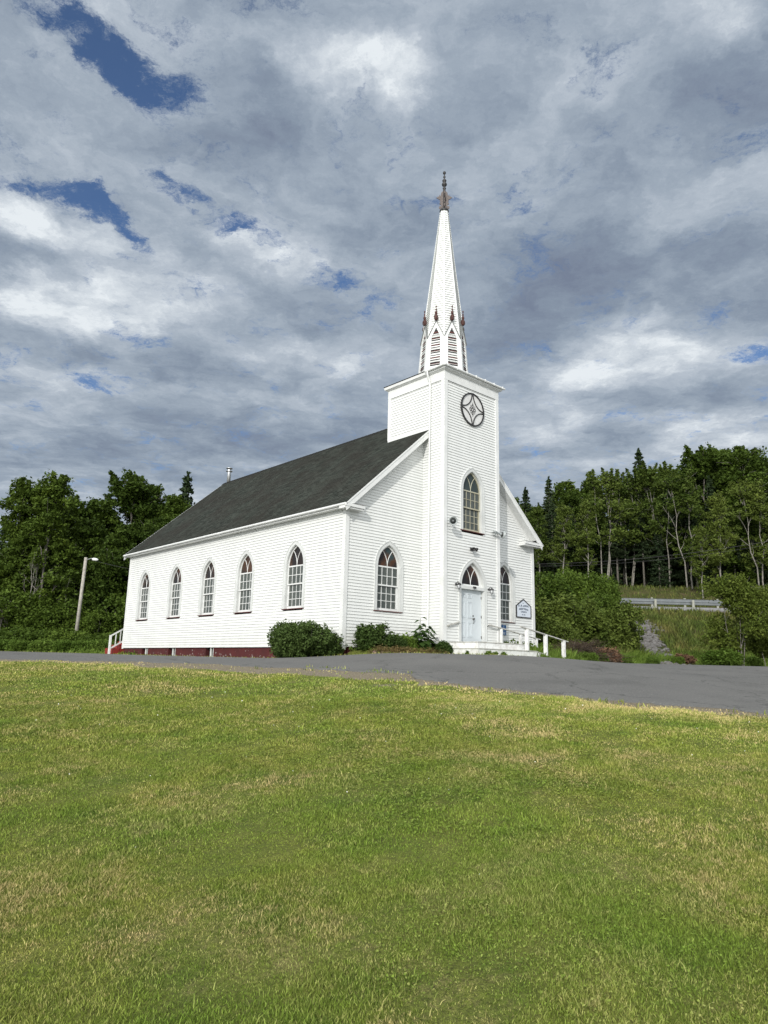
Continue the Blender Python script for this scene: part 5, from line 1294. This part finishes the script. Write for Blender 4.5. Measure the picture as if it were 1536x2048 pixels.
q = MB(); q.lathe([(0, 0), (.07, .0), (.10, .06), (.10, .25), (.07, .36), (0, .40)], 10, (dx+.45*RX, dy+.45*RY, dh-.10), (RX, RY, -.12)); q.build('lamp_head', MT['trim'], pl, True)
def wire(a, b, sag, label, r=.014):
    a, b = Vector(a), Vector(b); q = MB(); q.tube([tuple(a.lerp(b, i/16)-Vector((0, 0, sag*4*(i/16)*(1-i/16)))-a) for i in range(17)], r, 5); o = q.build('overhead_wire', MT['wire'], loc=a); tag(o, label, 'wire')
def wp(px, py, s): X, Y = to_xy(s, view(px, py)[0]*s); return (X, Y, zat(px, py, s))
wire((bx_+dx, by_+dy, gz(bx_, by_)+dh-.05), wp(420, 1150, 50), .35, 'thin black wire from the leaning pole towards the church')
wire(wp(1000, 1128, 66), wp(1700, 1050, 56), .9, 'black overhead wire crossing the dark trunks right of the church', .015)
wire(wp(1000, 1131, 66.5), wp(1700, 1056, 56.5), 1.0, 'second overhead wire close below the first, right of the church', .011)
def guardrail(s0, label, front, dzb):
    x0, y0 = to_xy(s0, 20); g0 = gz(x0, y0); e = empty('guardrail', (x0, y0, g0)); tag(e, label, 'guardrail', 'guardrails of the highway')
    n = 34; q = MB(); prof = [(0, 0), (.05, .03), (.05, .08), (0, .12), (0, .19), (.05, .23), (.05, .28), (0, .31)]
    rows = []
    for i in range(n+1):
        tt = -6+i*1.9; X, Y = to_xy(s0, tt); zg = gz(X, Y)
        rows.append([(X-UX*o_*front-x0, Y-UY*o_*front-y0, zg+.42+z_+dzb-g0) for o_, z_ in prof])
    base_ = len(q.v)
    for rw_ in rows: q.v += rw_
    m_ = len(prof)
    for i in range(n):
        for k_ in range(m_-1): a = i*m_+k_; q.f.append((a, a+1, a+m_+1, a+m_))
    # back skin for thickness
    off = len(q.v); q.v += [(v_[0]+UX*.006, v_[1]+UY*.006, v_[2]) for v_ in q.v[:off]]; q.f += [tuple(reversed([i_+off for i_ in f_])) for f_ in q.f[:]]
    q.build('beam', MT['rail'], e)
    for i in range(0, n+1):
        tt = -6+.95+i*3.05-.30
        if tt > 56: break
        X, Y = to_xy(s0-.16*front, tt); zg = gz(X, Y)
        q = MB(); q.lathe([(0, -.3), (.11, -.3), (.11, .80+dzb), (.09, .82+dzb), (0, .82+dzb)], 8, (X-x0, Y-y0, zg-g0)); q.build('post', MT['post'], e)
guardrail(58.1, 'nearer guardrail with round wooden posts at the top of the embankment', 1, 0)
guardrail(66.6, 'farther pale guardrail on the far side of the highway', -1, .12)
s_, t_ = 46, view(1305, 1270)[0]*46
vs = MB(); rnd = random.Random(2)
for i in range(420):
    f = rnd.random(); ss = 44.0+f*9.5; tt = view(1322-36*f+rnd.gauss(0, 13+8*(1-f)), 1250)[0]*ss; X, Y = to_xy(ss, tt); r_ = rnd.uniform(.06, .24)
    vs.lathe([(0, -r_*.6), (r_*.8, -r_*.3), (r_, .1*r_), (r_*.6, r_*.5), (0, r_*.6)], 5, (X, Y, gz(X, Y)+r_*.2), (rnd.uniform(-.6, .6), rnd.uniform(-.6, .6), 1))
o = vs.build('rock_pile', MT['rock']); tag(o, 'grey broken rocks tumbling down the grassy embankment below the guardrail', 'rocks', kind='stuff')
vs = MB()
for i in range(900):
    ss = rnd.uniform(33.0, 36.5); tt = view(rnd.gauss(1158, 26), 1280)[0]*ss; X, Y = to_xy(ss, tt); z_ = gz(X, Y)+rnd.uniform(0, .9)*math.exp(-((tt-view(1160, 1280)[0]*ss)/1.2)**2)
    a = rnd.uniform(0, 6.28); l_ = rnd.uniform(.4, 1.2); vs.tube([(X, Y, z_), (X+math.cos(a)*l_, Y+math.sin(a)*l_, z_+rnd.uniform(-.25, .4))], [.016, .005], 3, False)
o = vs.build('dead_brush', MT['twig']); tag(o, 'heap of reddish brown dead branches at the foot of the embankment', 'brush', kind='stuff')
o = bush(63, 1.5, .65, 'drymoss', 26, 110, .06, 'dead_bush', spread=.16); o.location = at(1210, 35.5, 1290); tag(o, 'rust-coloured dead bush between the brush heap and the rock pile', 'bush')
for ch in o.children:
    if ch.name.startswith('foliage'): ch.data.materials[0] = MT['rust']
o = bush(64, 1.4, .6, 'drymoss', 22, 60, .06, 'dead_bush', spread=.14); o.location = at(1368, 46, 1295); tag(o, 'small rust-coloured dead bush right of the rock pile', 'bush')
for ch in o.children:
    if ch.name.startswith('foliage'): ch.data.materials[0] = MT['rust']
# the prototypes themselves are not part of the place
for o in list(protos.values())+list(bp.values()):
    for ch in list(o.children): bpy.data.objects.remove(ch)
    bpy.data.objects.remove(o)
